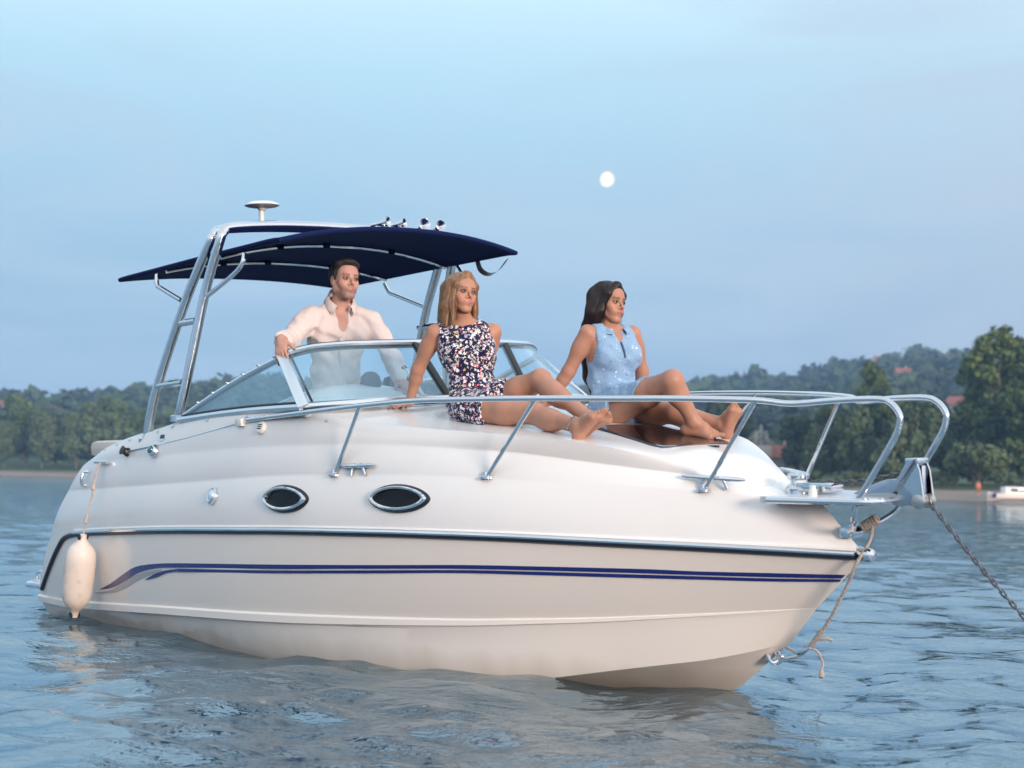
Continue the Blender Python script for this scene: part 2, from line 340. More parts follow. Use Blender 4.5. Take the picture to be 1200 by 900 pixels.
def tree_proto(kind):
    h = {'willow': 11, 'poplar': 20, 'oak': 15, 'bush': 4.5, 'round': 12, 'tall': 18}[kind]; lobes = []
    if kind == 'poplar':
        for i in range(44):
            t_ = (i + rng.random()) / 44; z = 2.2 + 16.6 * t_; R_ = 3.9 * math.sin(math.pi * (.14 + .76 * t_)) ** .7 * (1 + .22 * math.sin(2.6 * z))
            a = rng.random() * 6.28; q = R_ * rng.uniform(.25, .95); w = rng.uniform(.95, 1.9) * (1 - .35 * t_)
            lobes.append(((q * math.cos(a), q * math.sin(a), z), np.array([w, w, w * rng.uniform(.8, 1.25)])))
        for dz in (18.3, 19.2, 17.2): lobes.append(((rng.normal(0, .8), rng.normal(0, .8), dz), np.array([.9, .9, 1.1])))
    else:
        sp = {'willow': (4.6, .36, .46), 'oak': (5.2, .34, .56), 'bush': (2.9, .4, .5), 'round': (4.4, .4, .55), 'tall': (4.2, .42, .56)}[kind]
        W_, hz_, cz = sp[0], sp[1] * h, sp[2] * h
        for i in range({'bush': 9}.get(kind, 19)):
            a = rng.random() * 6.28; q = rng.random() ** .5; zz_ = rng.uniform(-1, 1)
            rr_ = W_ * .72 * q * math.sqrt(max(0, 1 - .75 * zz_ * zz_)); s = W_ * rng.uniform(.26, .44)
            lobes.append(((rr_ * math.cos(a), rr_ * math.sin(a), cz + zz_ * hz_ * .78), np.array([s, s, s * (1.25 if kind == 'willow' else .85)])))
    nleaf = {'bush': 1600, 'poplar': 6200}.get(kind, 4600)
    V, F = crown_verts(lobes, nleaf, {'bush': .19, 'poplar': .30}.get(kind, .33))
    mc = MB(); mc.add(V, F)
    mt = MB(); r0 = .02 * h + .06; P = np.array([(0, 0, -.6), (.1, .05, .12 * h), (.0, .12, .3 * h), (.15, 0, .55 * h), (.1, .1, .86 * h)])
    tube(mt, smooth_path(P, 5), np.linspace(r0, r0 * .15, 21), 8)
    for i in range(9):
        z = h * rng.uniform(.16, .62); a = rng.random() * 6.28; l = h * rng.uniform(.16, .3) * (.5 if kind == 'poplar' else 1)
        e = np.array([math.cos(a) * l, math.sin(a) * l, z + l * rng.uniform(.35, .9)])
        tube(mt, smooth_path([(0, .08, z), (e[0]*.5, e[1]*.5, z + (e[2]-z)*.4), e], 4), np.linspace(r0*.45, r0*.08, 9), 5)
    return mc, mt, h
PROTO = {}
ORD = ['first', 'second', 'third', 'fourth', 'fifth', 'sixth', 'seventh', 'eighth', 'ninth', 'tenth', 'eleventh', 'twelfth']
def tree(kind, name, loc, height, label, group, leaf=0, wide=1.0, rz=None):
    key = (kind, leaf)
    o = empty(name, loc, rng.random() * 6.28 if rz is None else rz)
    if key not in PROTO:
        if kind not in PROTO: PROTO[kind] = tree_proto(kind)
        mc, mt, h = PROTO[kind]
        c = mc.build('crown', M_LEAF[leaf], o, smooth=False); tr = mt.build('trunk', M_BARK, o)
        PROTO[key] = (c, tr, h)
    else:
        c0, t0, h = PROTO[key]
        for q in (c0, t0):
            d = q.copy(); COL.objects.link(d); d.parent = o
    s = height / h; o.scale = (s * wide, s * wide, s)
    tag(o, label, 'tree' if kind != 'bush' else 'bush', group); return o
# left bank: a row of willows with taller trees behind
GL = 'trees along the left far bank'
count = {}
for px, off, ht, kd, lf, wd in sorted([(-25, 30, 15, 'oak', 2, 1.1), (8, 24, 12.5, 'willow', 0, .9), (33, 30, 17, 'oak', 2, 1.1), (52, 22, 14, 'willow', 0, .85), (68, 30, 11, 'round', 2, 1.2),
        (92, 24, 14.5, 'willow', 0, .95), (112, 32, 12, 'round', 3, 1.2), (128, 24, 11, 'bush', 0, 1.2), (140, 30, 15, 'round', 0, 1.1), (155, 26, 10, 'willow', 0, 1.3), (172, 34, 15, 'round', 2, 1.0), (188, 26, 12, 'willow', 0, 1.0),
        (205, 30, 15, 'oak', 3, 1.0), (226, 27, 14, 'willow', 0, 1.0), (247, 30, 15, 'round', 2, 1.0), (268, 28, 13, 'oak', 2, 1.0), (290, 27, 12, 'willow', 0, 1.0), (312, 30, 14, 'round', 2, 1.1), (338, 30, 14, 'oak', 3, 1.0)]):
    a = az_of(px); r = shore_r(a) + off; nth = ORD[count.get(kd, 0)]; count[kd] = count.get(kd, 0) + 1
    tree(kd, {'willow': 'willow_tree', 'oak': 'oak_tree', 'round': 'round_tree', 'bush': 'willow_bush'}[kd], place(a, r), ht,
         {'willow': 'pale grey-green willow, %s from the left in the left bank row' % nth, 'oak': 'dark broad tree, %s from the left in the left bank row' % nth, 'round': 'rounded dull green tree, %s from the left in the left bank row' % nth, 'bush': 'low pale bush between the trees on the left far bank'}[kd], GL, lf, wd)
for px, off, ht, lf, wd, lb in [(28, 75, 21, 1, 1.1, 'tall round yellow-green tree above the willows near the left picture edge'), (118, 80, 21, 1, 1.1, 'tall yellow-green tree above the willows just left of the boat stern'), (60, 85, 17, 3, 1.3, 'dark tree behind the gap between two tall yellow-green trees on the left bank'), (160, 85, 17, 2, 1.4, 'tall dull tree rising behind the bow-less end of the boat')]:
    a = az_of(px); tree('round', 'tall_tree', place(a, shore_r(a) + off), ht, lb.replace('the bow-less end of the boat', 'the boat stern'), None, lf, wd)
# right bank
GR = 'trees along the right far bank'
count = {}
for px, off, ht, kd, lf, wd in sorted([(655, 60, 12, 'round', 3, 1.2), (690, 55, 12, 'oak', 3, 1.1), (716, 50, 11, 'round', 2, 1.1), (745, 50, 12, 'oak', 3, 1.1), (772, 45, 11, 'round', 2, 1), (800, 55, 12, 'oak', 2, 1.1), (828, 60, 14, 'round', 1, .9), (850, 66, 17, 'oak', 3, .8), (962, 40, 9, 'willow', 0, .95),
        (938, 60, 12, 'oak', 3, 1), (985, 55, 13, 'round', 2, 1), (1005, 44, 12, 'willow', 0, .8), (1030, 60, 15, 'oak', 3, .9), (1048, 42, 10, 'round', 0, .9), (1062, 56, 14, 'round', 2, 1.0), (1085, 45, 13, 'willow', 0, .75), (1105, 62, 11, 'oak', 3, 1.0), (1122, 48, 9.5, 'round', 3, 1.0), (1188, 50, 14, 'oak', 3, 1.0), (1215, 45, 14, 'round', 2, 1), (1245, 45, 14, 'oak', 3, 1.0)]):
    a = az_of(px); r = shore_r(a) + off; nth = ORD[count.get(kd, 0)]; count[kd] = count.get(kd, 0) + 1
    tree(kd, {'willow': 'willow_tree', 'oak': 'oak_tree', 'round': 'round_tree'}[kd], place(a, r), ht,
         {'willow': 'pale willow, %s from the left in the wood behind the right sandbank' % nth, 'oak': 'dark broad tree, %s from the left in the wood behind the right sandbank' % nth, 'round': 'rounded tree, %s from the left in the wood behind the right sandbank' % nth}[kd], GR, lf, wd)
for px, off, ht, lf, wd, lb in [(1022, 80, 20, 1, .75, 'slim dark poplar behind the bow rail, left of the tall poplars'), (1152, 70, 22, 1, 1.05, 'tall poplar with the highest crown, left of the pair at the right picture edge'), (1172, 58, 22.5, 1, 1.1, 'tall broad poplar above the white boat on the right bank'), (1200, 62, 21, 2, 1.15, 'tall poplar cut off by the right picture edge'), (1143, 60, 14.5, 2, .9, 'shorter poplar on the left flank of the tall poplars'), (868, 72, 15, 3, .9, 'dark poplar behind the steel crane on the right bank')]:
    a = az_of(px); tree('poplar', 'poplar_tree', place(a, shore_r(a) + off), ht, lb, None, lf, wd)
for px, off, ht, wd, lb in [(1148, 30, 6.2, 1.15, 'big rounded pale bush on the sandbank right of the bow anchor'), (905, 30, 3.0, 1.2, 'low green bush at the foot of the steel crane'), (1105, 30, 2.4, 1.5, 'low bush strip on the sandbank behind the anchor'), (1180, 28, 2.4, 1.5, 'low bush behind the white boat on the bank'), (945, 26, 2.4, 1.6, 'low bush on the sandbank behind the windlass'), (1000, 26, 2.2, 1.7, 'low bush on the sandbank behind the bow platform'), (1060, 28, 2.2, 1.7, 'low bush on the sandbank inside the bow rail loops')]:
    a = az_of(px); tree('bush', 'bank_bush', place(a, shore_r(a) + off), ht, lb, None, 0, wd)
# the wooded hills: too many trees to count, one mass of leaf sprays
def forest(name, n, a0, a1, cond, size, leaf, seed, per=34):
    g = np.random.default_rng(seed); V = []; F = []; got = 0
    while got < n:
        a = g.uniform(a0, a1); s0 = float(shore_r(a)); hr = float(hill_r(a)); q = g.random(); r = s0 + 120 + (hr + 60 - s0 - 120) * q ** .8
        if not cond(a, r, g): continue
        got += 1; x, y, z = place(a, r); w = size * g.uniform(.6, 1.35); h = w * g.uniform(.9, 1.5)
        d = g.normal(size=(per, 3)); d /= np.linalg.norm(d, axis=1, keepdims=True); d[:, 2] = np.abs(d[:, 2]) * 1.1 - .15
        p = np.array([x, y, z + h * .45]) + d * np.array([w, w, h]) * g.uniform(.75, 1.1, (per, 1))
        for i in range(per):
            nr_ = d[i] + g.normal(0, .4, 3); nr_ /= np.linalg.norm(nr_); u_ = np.cross(nr_, g.normal(size=3)); u_ /= np.linalg.norm(u_); v_ = np.cross(nr_, u_)
            s = w * g.uniform(.22, .5); k = len(V); V += [p[i] - u_*s, p[i] - v_*s*.8, p[i] + u_*s, p[i] + v_*s*.8]; F.append((k, k+1, k+2, k+3))
    mb = MB(); mb.add(V, F); o = mb.build(name, M_LEAF[leaf], smooth=False); tag(o, kind='stuff'); return o
meadow = lambda a, r, g: vnoise(r * math.sin(math.radians(a)), r * math.cos(math.radians(a)), .02) < .28 or g.random() < .12 or r > float(hill_r(a)) - 60
forest('hill_forest', 3300, -37, 37, meadow, 6.2, 3, 5)
forest('hill_wood', 1600, -37, 37, meadow, 5.2, 2, 6)
K = {
 'bow_rail': [(2.961,1.2,1.489),(3.141,1.2,1.502),(3.644,1.19,1.528),(4.221,1.15,1.557),(4.621,1.09,1.572),(4.982,1.01,1.57),(5.455,0.88,1.559),(5.883,0.72,1.544),(6.209,0.56,1.531),(6.528,0.38,1.511),(6.668,0.27,1.488),(6.921,0.215,1.497),(7.124,0.185,1.495),(7.191,0.185,1.473),(7.232,0.185,1.428),(7.235,0.185,1.384),(7.193,0.185,1.297),(6.971,0.185,1.003)],
 'post_foot': [(3.938,1.153,1.154),(5.006,0.868,1.136),(6.131,0.343,1.055)],
 'post_top': [(4.221,1.15,1.557),(5.455,0.88,1.559),(6.534,0.38,1.511)],
 'post_far': [(6.551,-0.24,1.485),(6.287,-0.26,1.087)],
 'strut': [(6.942,0.12,0.987),(6.834,0.04,0.853)],
 'strut2': [(6.961,-0.14,0.971),(6.944,-0.12,0.946),(6.881,-0.05,0.895),(6.801,-0.03,0.847)],
 'arch_front': [(2.008,1.14,1.527),(2.085,1.13,1.7),(2.245,1.04,2.361),(2.391,1.0,2.697),(2.4,0.97,2.772),(2.394,0.9,2.811)],
 'arch_aft': [(1.53,1.14,1.378),(1.655,1.12,1.725),(1.958,1.05,2.295),(2.239,1.0,2.695),(2.26,0.97,2.759),(2.255,0.9,2.81)],
 'rung': [(1.846,1.06,2.184),(2.152,1.06,2.187),(1.643,1.12,1.756),(2.046,1.12,1.771)],
 'far_legs': [(1.914,-1.02,2.607),(1.658,-1.1,1.95),(2.214,-1.0,2.592),(2.104,-1.08,2.061)],
 'strut_aft': [(1.483,1.0,2.565),(1.518,1.02,2.488),(1.6,1.03,2.456),(1.924,1.05,2.345)],
 'strut_fwd': [(2.679,0.98,2.599),(2.687,1.0,2.535),(2.595,1.02,2.464),(2.28,1.04,2.347)],
 'strut_far': [(1.179,-1.0,2.582),(1.236,-1.0,2.507),(1.325,-1.02,2.452),(1.757,-1.05,2.331)],
 'strut_far2': [(2.449,-1.0,2.609),(2.491,-1.02,2.503)],
 'strap': [(2.716,-1.0,2.622),(2.753,-1.0,2.549),(2.851,-1.0,2.508),(2.96,-1.0,2.53),(3.06,-1.0,2.601)],
 'antenna': [(2.21,0.55,3.002),(2.201,0.55,2.846)],
 'horns': [(2.804,-0.1,2.83),(2.829,-0.2,2.833),(2.808,-0.35,2.837),(2.79,-0.5,2.835)],
 'porthole_big': [(4.253,1.132,1.024),(4.46,1.062,1.096),(4.68,1.019,1.026),(4.489,1.089,0.944)],
 'porthole_small': [(3.323,1.276,1.013),(3.53,1.237,1.087),(3.756,1.225,1.019),(3.564,1.263,0.929)],
 'cleat': [(4.035,1.133,1.164),(4.242,1.09,1.168)],
 'cleat_bow': [(6.206,0.289,1.062),(6.37,0.09,1.054)],
 'oval_light': [(2.752,1.3,1.018)],
 'nav_light': [(1.829,1.228,1.302)],
 'vent_round': [(3.21,1.2,1.447)],
 'emblem': [(1.896,1.202,1.401)],
 'black_chock': [(1.38,1.213,1.296)],
 'cleat_stern': [(1.0,1.212,1.216)],
 'hook': [(0.717,1.219,1.1)],
 'clamp': [(2.966,1.196,1.483),(3.629,1.138,1.527)],
 'rail_tail': [(0.593,1.296,0.684),(0.457,1.29,0.656),(0.33,1.284,0.585),(0.116,1.263,0.428),(-0.169,1.216,0.22)],
 'stripe_up_top': [(1.026,1.288,0.303),(1.229,1.3,0.358),(1.466,1.313,0.44),(1.686,1.322,0.507),(2.013,1.327,0.546),(2.426,1.322,0.57),(3.404,1.266,0.61),(4.212,1.13,0.639),(4.853,0.946,0.658),(5.25,0.789,0.659),(5.565,0.644,0.656),(5.862,0.495,0.651),(6.105,0.368,0.642),(6.419,0.203,0.637),(6.756,0.013,0.63)],
 'stripe_up_bot': [(1.024,1.287,0.3),(1.264,1.297,0.335),(1.496,1.31,0.4),(1.716,1.319,0.467),(2.02,1.325,0.517),(2.421,1.321,0.542),(3.398,1.263,0.583),(4.206,1.126,0.617),(4.847,0.942,0.636),(5.243,0.785,0.637),(5.558,0.638,0.633),(5.855,0.489,0.628),(6.099,0.363,0.622),(6.412,0.195,0.615),(6.735,0.012,0.611)],
 'stripe_lo_top': [(1.809,1.316,0.425),(1.96,1.321,0.473),(2.089,1.323,0.501),(2.247,1.323,0.521),(2.419,1.32,0.533),(3.396,1.262,0.574),(4.203,1.125,0.608),(4.845,0.94,0.629),(5.241,0.783,0.63),(5.556,0.636,0.626),(5.853,0.488,0.621),(6.097,0.361,0.616),(6.41,0.193,0.609),(6.73,0.011,0.606)],
 'stripe_lo_bot': [(1.814,1.316,0.423),(1.98,1.319,0.451),(2.134,1.322,0.489),(2.278,1.321,0.506),(2.437,1.318,0.513),(3.391,1.26,0.556),(4.198,1.122,0.59),(4.84,0.937,0.612),(5.235,0.779,0.611),(5.55,0.632,0.607),(5.847,0.483,0.602),(6.092,0.356,0.598),(6.404,0.187,0.592),(6.715,0.01,0.592)],
 'grey_top': [(0.931,1.281,0.274),(1.181,1.291,0.305),(1.401,1.304,0.363),(1.628,1.315,0.435),(1.837,1.322,0.483),(2.067,1.324,0.511)],
 'grey_bot': [(0.928,1.28,0.268),(1.233,1.291,0.293),(1.477,1.302,0.344),(1.687,1.313,0.412),(1.869,1.32,0.459),(2.066,1.323,0.505)],
 'platform_edge': [(6.503,0.3,1.015),(6.648,0.26,1.003),(6.979,0.22,1.0),(7.16,0.2,1.011),(7.244,0.17,1.021)],
 'anchor': [(6.849,-0.02,1.039),(6.952,-0.02,1.078),(7.093,-0.02,1.105),(7.175,-0.02,1.09),(7.197,-0.02,1.041),(7.176,-0.02,1.0),(7.107,-0.02,0.982),(7.025,-0.02,1.013)],
 'roller_top': [(7.198,0.0,1.184),(7.218,0.0,0.998)],
 'windlass': [(6.503,-0.02,1.054)],
 'chain_in': [(6.569,-0.02,1.064),(6.72,-0.02,1.071),(6.861,-0.02,1.085)],
 'fender': [(1.136,1.46,0.751),(0.849,1.46,0.1)],
 'fender_line': [(0.974,1.2,1.215)],
 'seat_heads': [(2.932,0.3,1.758),(2.958,-0.05,1.736)],
 'dash': [(3.031,0.8,1.632),(3.064,0.5,1.716),(3.026,0.2,1.696)],
 'cushion': [(-2.119,-0.2,1.284),(-1.337,-0.2,1.335),(-3.405,-0.8,1.265)],
 'rope': [(6.861,-0.05,0.89),(6.867,0.0,0.776),(6.781,0.02,0.576),(6.66,0.03,0.407),(6.58,0.03,0.302),(6.505,0.03,0.208)],
 'eye': [(6.254,0.0,0.18),(6.293,0.0,0.161),(6.396,0.0,0.194),(6.477,0.0,0.245)],
 'nose': [(6.88,0.0,0.727)],
}
# ---- lines of the boat in its own frame: u forward, v to starboard, w up
def spl(us, vs):
    us = np.array(us, float); vs = np.array(vs, float)
    h = np.diff(us); d = np.diff(vs) / h; m = np.zeros(len(us))
    for i in range(1, len(us) - 1):
        if d[i - 1] * d[i] > 0:
            w1 = 2 * h[i] + h[i - 1]; w2 = h[i] + 2 * h[i - 1]; m[i] = (w1 + w2) / (w1 / d[i - 1] + w2 / d[i])
    m[0] = d[0]; m[-1] = d[-1]
    def f(x):
        x = np.clip(x, us[0], us[-1]); i = np.clip(np.searchsorted(us, x) - 1, 0, len(h) - 1)
        t = (x - us[i]) / h[i]
        return (2*t**3 - 3*t**2 + 1)*vs[i] + (t**3 - 2*t**2 + t)*h[i]*m[i] + (-2*t**3 + 3*t**2)*vs[i+1] + (t**3 - t**2)*h[i]*m[i+1]
    return f
LINES = {
 'keel': [(-.15,0,-.36),(4.2,0,-.36),(5.0,0,-.30),(5.5,0,-.2),(5.8,0,-.11),(6.04,0,0)],
 'chine': [(-.17,1.12,-.06),(3,1.1,-.1),(4,.98,-.09),(4.4,.886,-.07),(4.8,.76,-.028),(5.2,.603,.028),(5.5,.47,.079),(5.8,.338,.128),(6.0,.24,.16),(6.2,.124,.206),(6.385,0,.262)],
 'strake': [(-.28,1.2,.166),(.3,1.24,.171),(1,1.27,.203),(1.5,1.283,.228),(2,1.29,.253),(2.5,1.278,.272),(3,1.25,.289),(3.5,1.188,.306),(4,1.09,.321),(4.4,.984,.332),(4.8,.85,.343),(5.15,.709,.359),(5.5,.55,.375),(5.8,.41,.395),(6.1,.26,.416),(6.56,0,.449)],
 'rail': [(.06,1.24,.64),(.3,1.28,.66),(.6,1.296,.684),(1,1.31,.712),(1.5,1.323,.739),(2,1.33,.765),(2.5,1.324,.785),(3,1.31,.801),(3.5,1.27,.815),(4,1.2,.822),(4.4,1.115,.824),(4.8,1.0,.82),(5.15,.872,.812),(5.5,.72,.798),(5.8,.575,.784),(6.1,.42,.769),(6.5,.215,.748),(6.86,.02,.726)],
 'knuckle': [(.33,1.2,1.003),(.6,1.221,1.015),(1,1.25,1.033),(1.5,1.267,1.057),(2,1.275,1.081),(2.5,1.271,1.106),(3,1.26,1.132),(3.5,1.217,1.154),(4,1.14,1.159),(4.4,1.054,1.158),(4.8,.94,1.146),(5.15,.812,1.127),(5.5,.66,1.105),(5.8,.517,1.082),(6.1,.36,1.057),(6.4,.19,1.023),(6.6,0,.992)],
 'crease': [(.5,1.16,1.186),(1,1.205,1.236),(1.5,1.226,1.257),(2,1.235,1.279),(2.5,1.232,1.301),(3,1.225,1.323),(3.6,1.17,1.334),(4,1.09,1.336),(4.4,.996,1.321),(4.8,.88,1.297),(5.15,.751,1.266),(5.5,.6,1.215),(5.8,.456,1.17),(6,.35,1.139),(6.25,.2,1.085),(6.45,0,1.033)],
 'coaming': [(.62,1.12,1.25),(.83,1.14,1.315),(1.25,1.16,1.39),(1.7,1.165,1.445),(2.1,1.17,1.5),(2.6,1.175,1.54),(3.2,1.17,1.55),(3.6,1.14,1.535),(4,1.03,1.475),(4.5,.93,1.42),(5.08,.78,1.37),(5.6,.58,1.30),(5.85,.44,1.235),(6.05,.31,1.165),(6.2,.18,1.11),(6.27,.08,1.08),(6.3,0,1.065)],
}
CENTRE = spl([3.3,3.7,4.05,4.6,5.26,5.75,5.95,6.08,6.18,6.26,6.3],[1.60,1.59,1.56,1.475,1.375,1.285,1.25,1.215,1.165,1.10,1.065])
LF = {}
for _k, _p in LINES.items():
    _a = np.array(_p, float); LF[_k] = (_a[0,0], _a[-1,0], spl(_a[:,0], _a[:,1]), spl(_a[:,0], _a[:,2]))
def line_pt(k, s):
    """point (u,v,w) at fraction s of a line"""
    a, b, fv, fw = LF[k]; u = a + (b - a) * np.asarray(s, float)
    return np.stack([u, fv(u), fw(u)], -1)
def line_at(k, u):
    a, b, fv, fw = LF[k]; u = np.clip(np.asarray(u, float), a, b)
    return np.stack([u, fv(u), fw(u)], -1)
def deck_w(u, v):
    """height of the deck's crowned top"""
    u = np.asarray(u, float); b = np.maximum(LF['coaming'][2](u), 1e-3); a = LF['coaming'][3](u)
    r = np.clip(np.abs(v) / b, 0, 1)
    return a + (CENTRE(u) - a) * (1 - r**2)
SIDE_ROWS = ['strake', 'rail', 'knuckle', 'crease', 'coaming']
def side_pt(s, t):
    """topside surface: t 0..4 runs over SIDE_ROWS; rail-knuckle slightly convex"""
    i = int(np.clip(np.floor(t), 0, 3)); f = t - i
    a = line_pt(SIDE_ROWS[i], s); b = line_pt(SIDE_ROWS[i+1], s)
    p = a + (b - a) * f
    bulge = [.015, .02, .008, .01][i]
    p = p + np.array([0, bulge * 4 * f * (1 - f) * min(1, 4*(1-s)), 0])
    return p
# ================================================================ the motor boat
M_HULL = mat('hull_gelcoat', (.87, .82, .765), .18, coat=.4)
def stain(m):
    """a faint river stain along the waterline and a few scuffs"""
    t, b = nodes_of(m); tc = t.nodes.new('ShaderNodeTexCoord'); sp_ = t.nodes.new('ShaderNodeSeparateXYZ'); t.links.new(tc.outputs['Object'], sp_.inputs[0])
    n = t.nodes.new('ShaderNodeTexNoise'); n.inputs['Scale'].default_value = 5; n.inputs['Detail'].default_value = 7; mp = t.nodes.new('ShaderNodeMapping'); mp.inputs['Scale'].default_value = (1, 1, .25); t.links.new(tc.outputs['Object'], mp.inputs[0]); t.links.new(mp.outputs[0], n.inputs['Vector'])
    h = t.nodes.new('ShaderNodeMath'); h.operation = 'MULTIPLY_ADD'; t.links.new(n.outputs[0], h.inputs[0]); h.inputs[1].default_value = -.16; t.links.new(sp_.outputs[2], h.inputs[2])
    y = t.nodes.new('ShaderNodeMath'); y.operation = 'ABSOLUTE'; t.links.new(sp_.outputs[1], y.inputs[0]); h2 = t.nodes.new('ShaderNodeMath'); h2.operation = 'MULTIPLY_ADD'; t.links.new(y.outputs[0], h2.inputs[0]); h2.inputs[1].default_value = -.07; t.links.new(h.outputs[0], h2.inputs[2])
    r = t.nodes.new('ShaderNodeMapRange'); r.inputs[1].default_value = .02; r.inputs[2].default_value = -.12; r.inputs[4].default_value = .55; t.links.new(h2.outputs[0], r.inputs[0])
    x = t.nodes.new('ShaderNodeMix'); x.data_type = 'RGBA'; t.links.new(r.outputs[0], x.inputs[0]); x.inputs[6].default_value = b.inputs['Base Color'].default_value; x.inputs[7].default_value = (.46, .36, .25, 1); t.links.new(x.outputs[2], b.inputs['Base Color'])
    w = t.nodes.new('ShaderNodeTexNoise'); w.inputs['Scale'].default_value = 2.2; w.inputs['Detail'].default_value = 2; t.links.new(tc.outputs['Object'], w.inputs['Vector']); bp = t.nodes.new('ShaderNodeBump'); bp.inputs['Strength'].default_value = .12; bp.inputs['Distance'].default_value = .02; t.links.new(w.outputs[0], bp.inputs['Height']); t.links.new(bp.outputs[0], b.inputs['Coat Normal'])
stain(M_HULL)
M_DECK = mat('deck_gelcoat', (.83, .825, .82), .22, coat=.3, noise=(1.2, (.79, .79, .785), .45, .75))
M_STEEL = mat('polished_steel', (.66, .67, .69), .07, 1.0)
M_ALU = mat('window_aluminium', (.72, .75, .78), .28, 1.0)
M_RUBBER = mat('black_rubber', (.010, .013, .026), .4)
M_NAVY = mat('navy_canvas', (.005, .013, .070), .9, spec=.15, bump=(900, .25, .0006))
M_STRIPE = mat('navy_stripe', (.006, .014, .17), .2, coat=.4)
M_SILVER = mat('silver_stripe', (.36, .38, .40), .3, coat=.4)
M_DARKGLASS = mat('dark_glass', (.006, .008, .014), .03, coat=.6)
M_WHITEPL = mat('white_plastic', (.78, .76, .73), .35)
M_VINYL = mat('beige_vinyl', (.66, .58, .52), .5, bump=(60, .15, .002))
M_NAVYVINYL = mat('navy_vinyl', (.012, .035, .085), .45)
M_BLACKPL = mat('black_plastic', (.015, .016, .018), .4)
def glass_mat(name, tint, body):
    """window glass: mostly clear, a mirror at grazing angles, with faint pale blue reflections put in as a diffuse share"""
    m = bpy.data.materials.new(name); m.use_nodes = True; t = m.node_tree; t.nodes.clear()
    tr = t.nodes.new('ShaderNodeBsdfTransparent'); tr.inputs[0].default_value = (*tint, 1)
    gl = t.nodes.new('ShaderNodeBsdfGlossy'); gl.inputs['Roughness'].default_value = .01; gl.inputs['Color'].default_value = (.9, .95, 1, 1)
    df = t.nodes.new('ShaderNodeBsdfDiffuse'); df.inputs[0].default_value = (.40, .62, .74, 1)  # pale blue diffuse colour stands in for reflections in the panes
    lw = t.nodes.new('ShaderNodeLayerWeight'); lw.inputs[0].default_value = .5
    pw = t.nodes.new('ShaderNodeMath'); pw.operation = 'POWER'; t.links.new(lw.outputs['Facing'], pw.inputs[0]); pw.inputs[1].default_value = 4.0
    fr = t.nodes.new('ShaderNodeMath'); fr.operation = 'MULTIPLY_ADD'; t.links.new(pw.outputs[0], fr.inputs[0]); fr.inputs[1].default_value = .8; fr.inputs[2].default_value = .06
    a = t.nodes.new('ShaderNodeMixShader'); a.inputs[0].default_value = body; t.links.new(tr.outputs[0], a.inputs[1]); t.links.new(df.outputs[0], a.inputs[2])
    b = t.nodes.new('ShaderNodeMixShader'); t.links.new(fr.outputs[0], b.inputs[0]); t.links.new(a.outputs[0], b.inputs[1]); t.links.new(gl.outputs[0], b.inputs[2])
    o = t.nodes.new('ShaderNodeOutputMaterial'); t.links.new(b.outputs[0], o.inputs[0]); return m
M_GLASS = glass_mat('windshield_glass', (.84, .94, .985), .085)

boat = empty('motor_boat')
_R = np.stack([AX, -NV, ZZ], 1)
boat.matrix_world = Matrix([[*_R[0], ORG[0]], [*_R[1], ORG[1]], [*_R[2], ORG[2]], [0, 0, 0, 1]])
tag(boat, 'white cabin cruiser with navy stripes, navy canopy and polished bow rails at anchor', 'motor boat')
def BM(mb, name, m, parent=boat, **kw): return mb.build(name, m, parent, **kw)
def mir(P): P = np.array(P, float); P[..., 1] *= -1; return P
def btube(mb, P, r, smooth=6, n=10, **kw):
    P = np.asarray(P, float)
    if smooth: P = smooth_path(P, smooth)
    return tube(mb, LOC(P), r, n, **kw)

# ---- hull shell (keel to rub rail)
ss = np.concatenate([np.linspace(0, .6, 40), np.linspace(.6, 1, 46)[1:]])
def hull_rows():
    tp = np.clip((1 - ss) / .45, 0, 1)[:, None] ** .8
    k, c, s_, r_ = [line_pt(q, ss) for q in ('keel', 'chine', 'strake', 'rail')]
    rows = [k, k*.5 + c*.5, c]
    for f in (.3, .6, .85): rows.append(c + (s_ - c) * f + np.array([0, .012, 0]) * 4*f*(1-f) * tp)
    lo = s_ - np.array([0, 0, .052]) * tp; d = np.array([0, 1.0, 0])
    rows += [lo + (c - lo) * .02, lo + d*.012*tp, s_ - np.array([0, 0, .008])*tp + d*.014*tp, s_ + np.array([0, 0, .004])*tp]
    for f in np.linspace(.12, .94, 8): rows.append(np.array([side_pt(q, f) for q in ss]))
    rows.append(r_); return rows
rows = hull_rows(); G = np.stack(rows, 0)
mb = MB(); grid(mb, LOC(G)); grid(mb, LOC(mir(G)), flip=True)
A_, B_ = G[:, 0], mir(G)[:, 0]; grid(mb, LOC(np.stack([A_, A_*.5 + B_*.5, B_], 1)), flip=True)
grid(mb, LOC(np.stack([G[:, -1], mir(G)[:, -1]], 1)))
BM(mb, 'hull', M_HULL, angle=18)

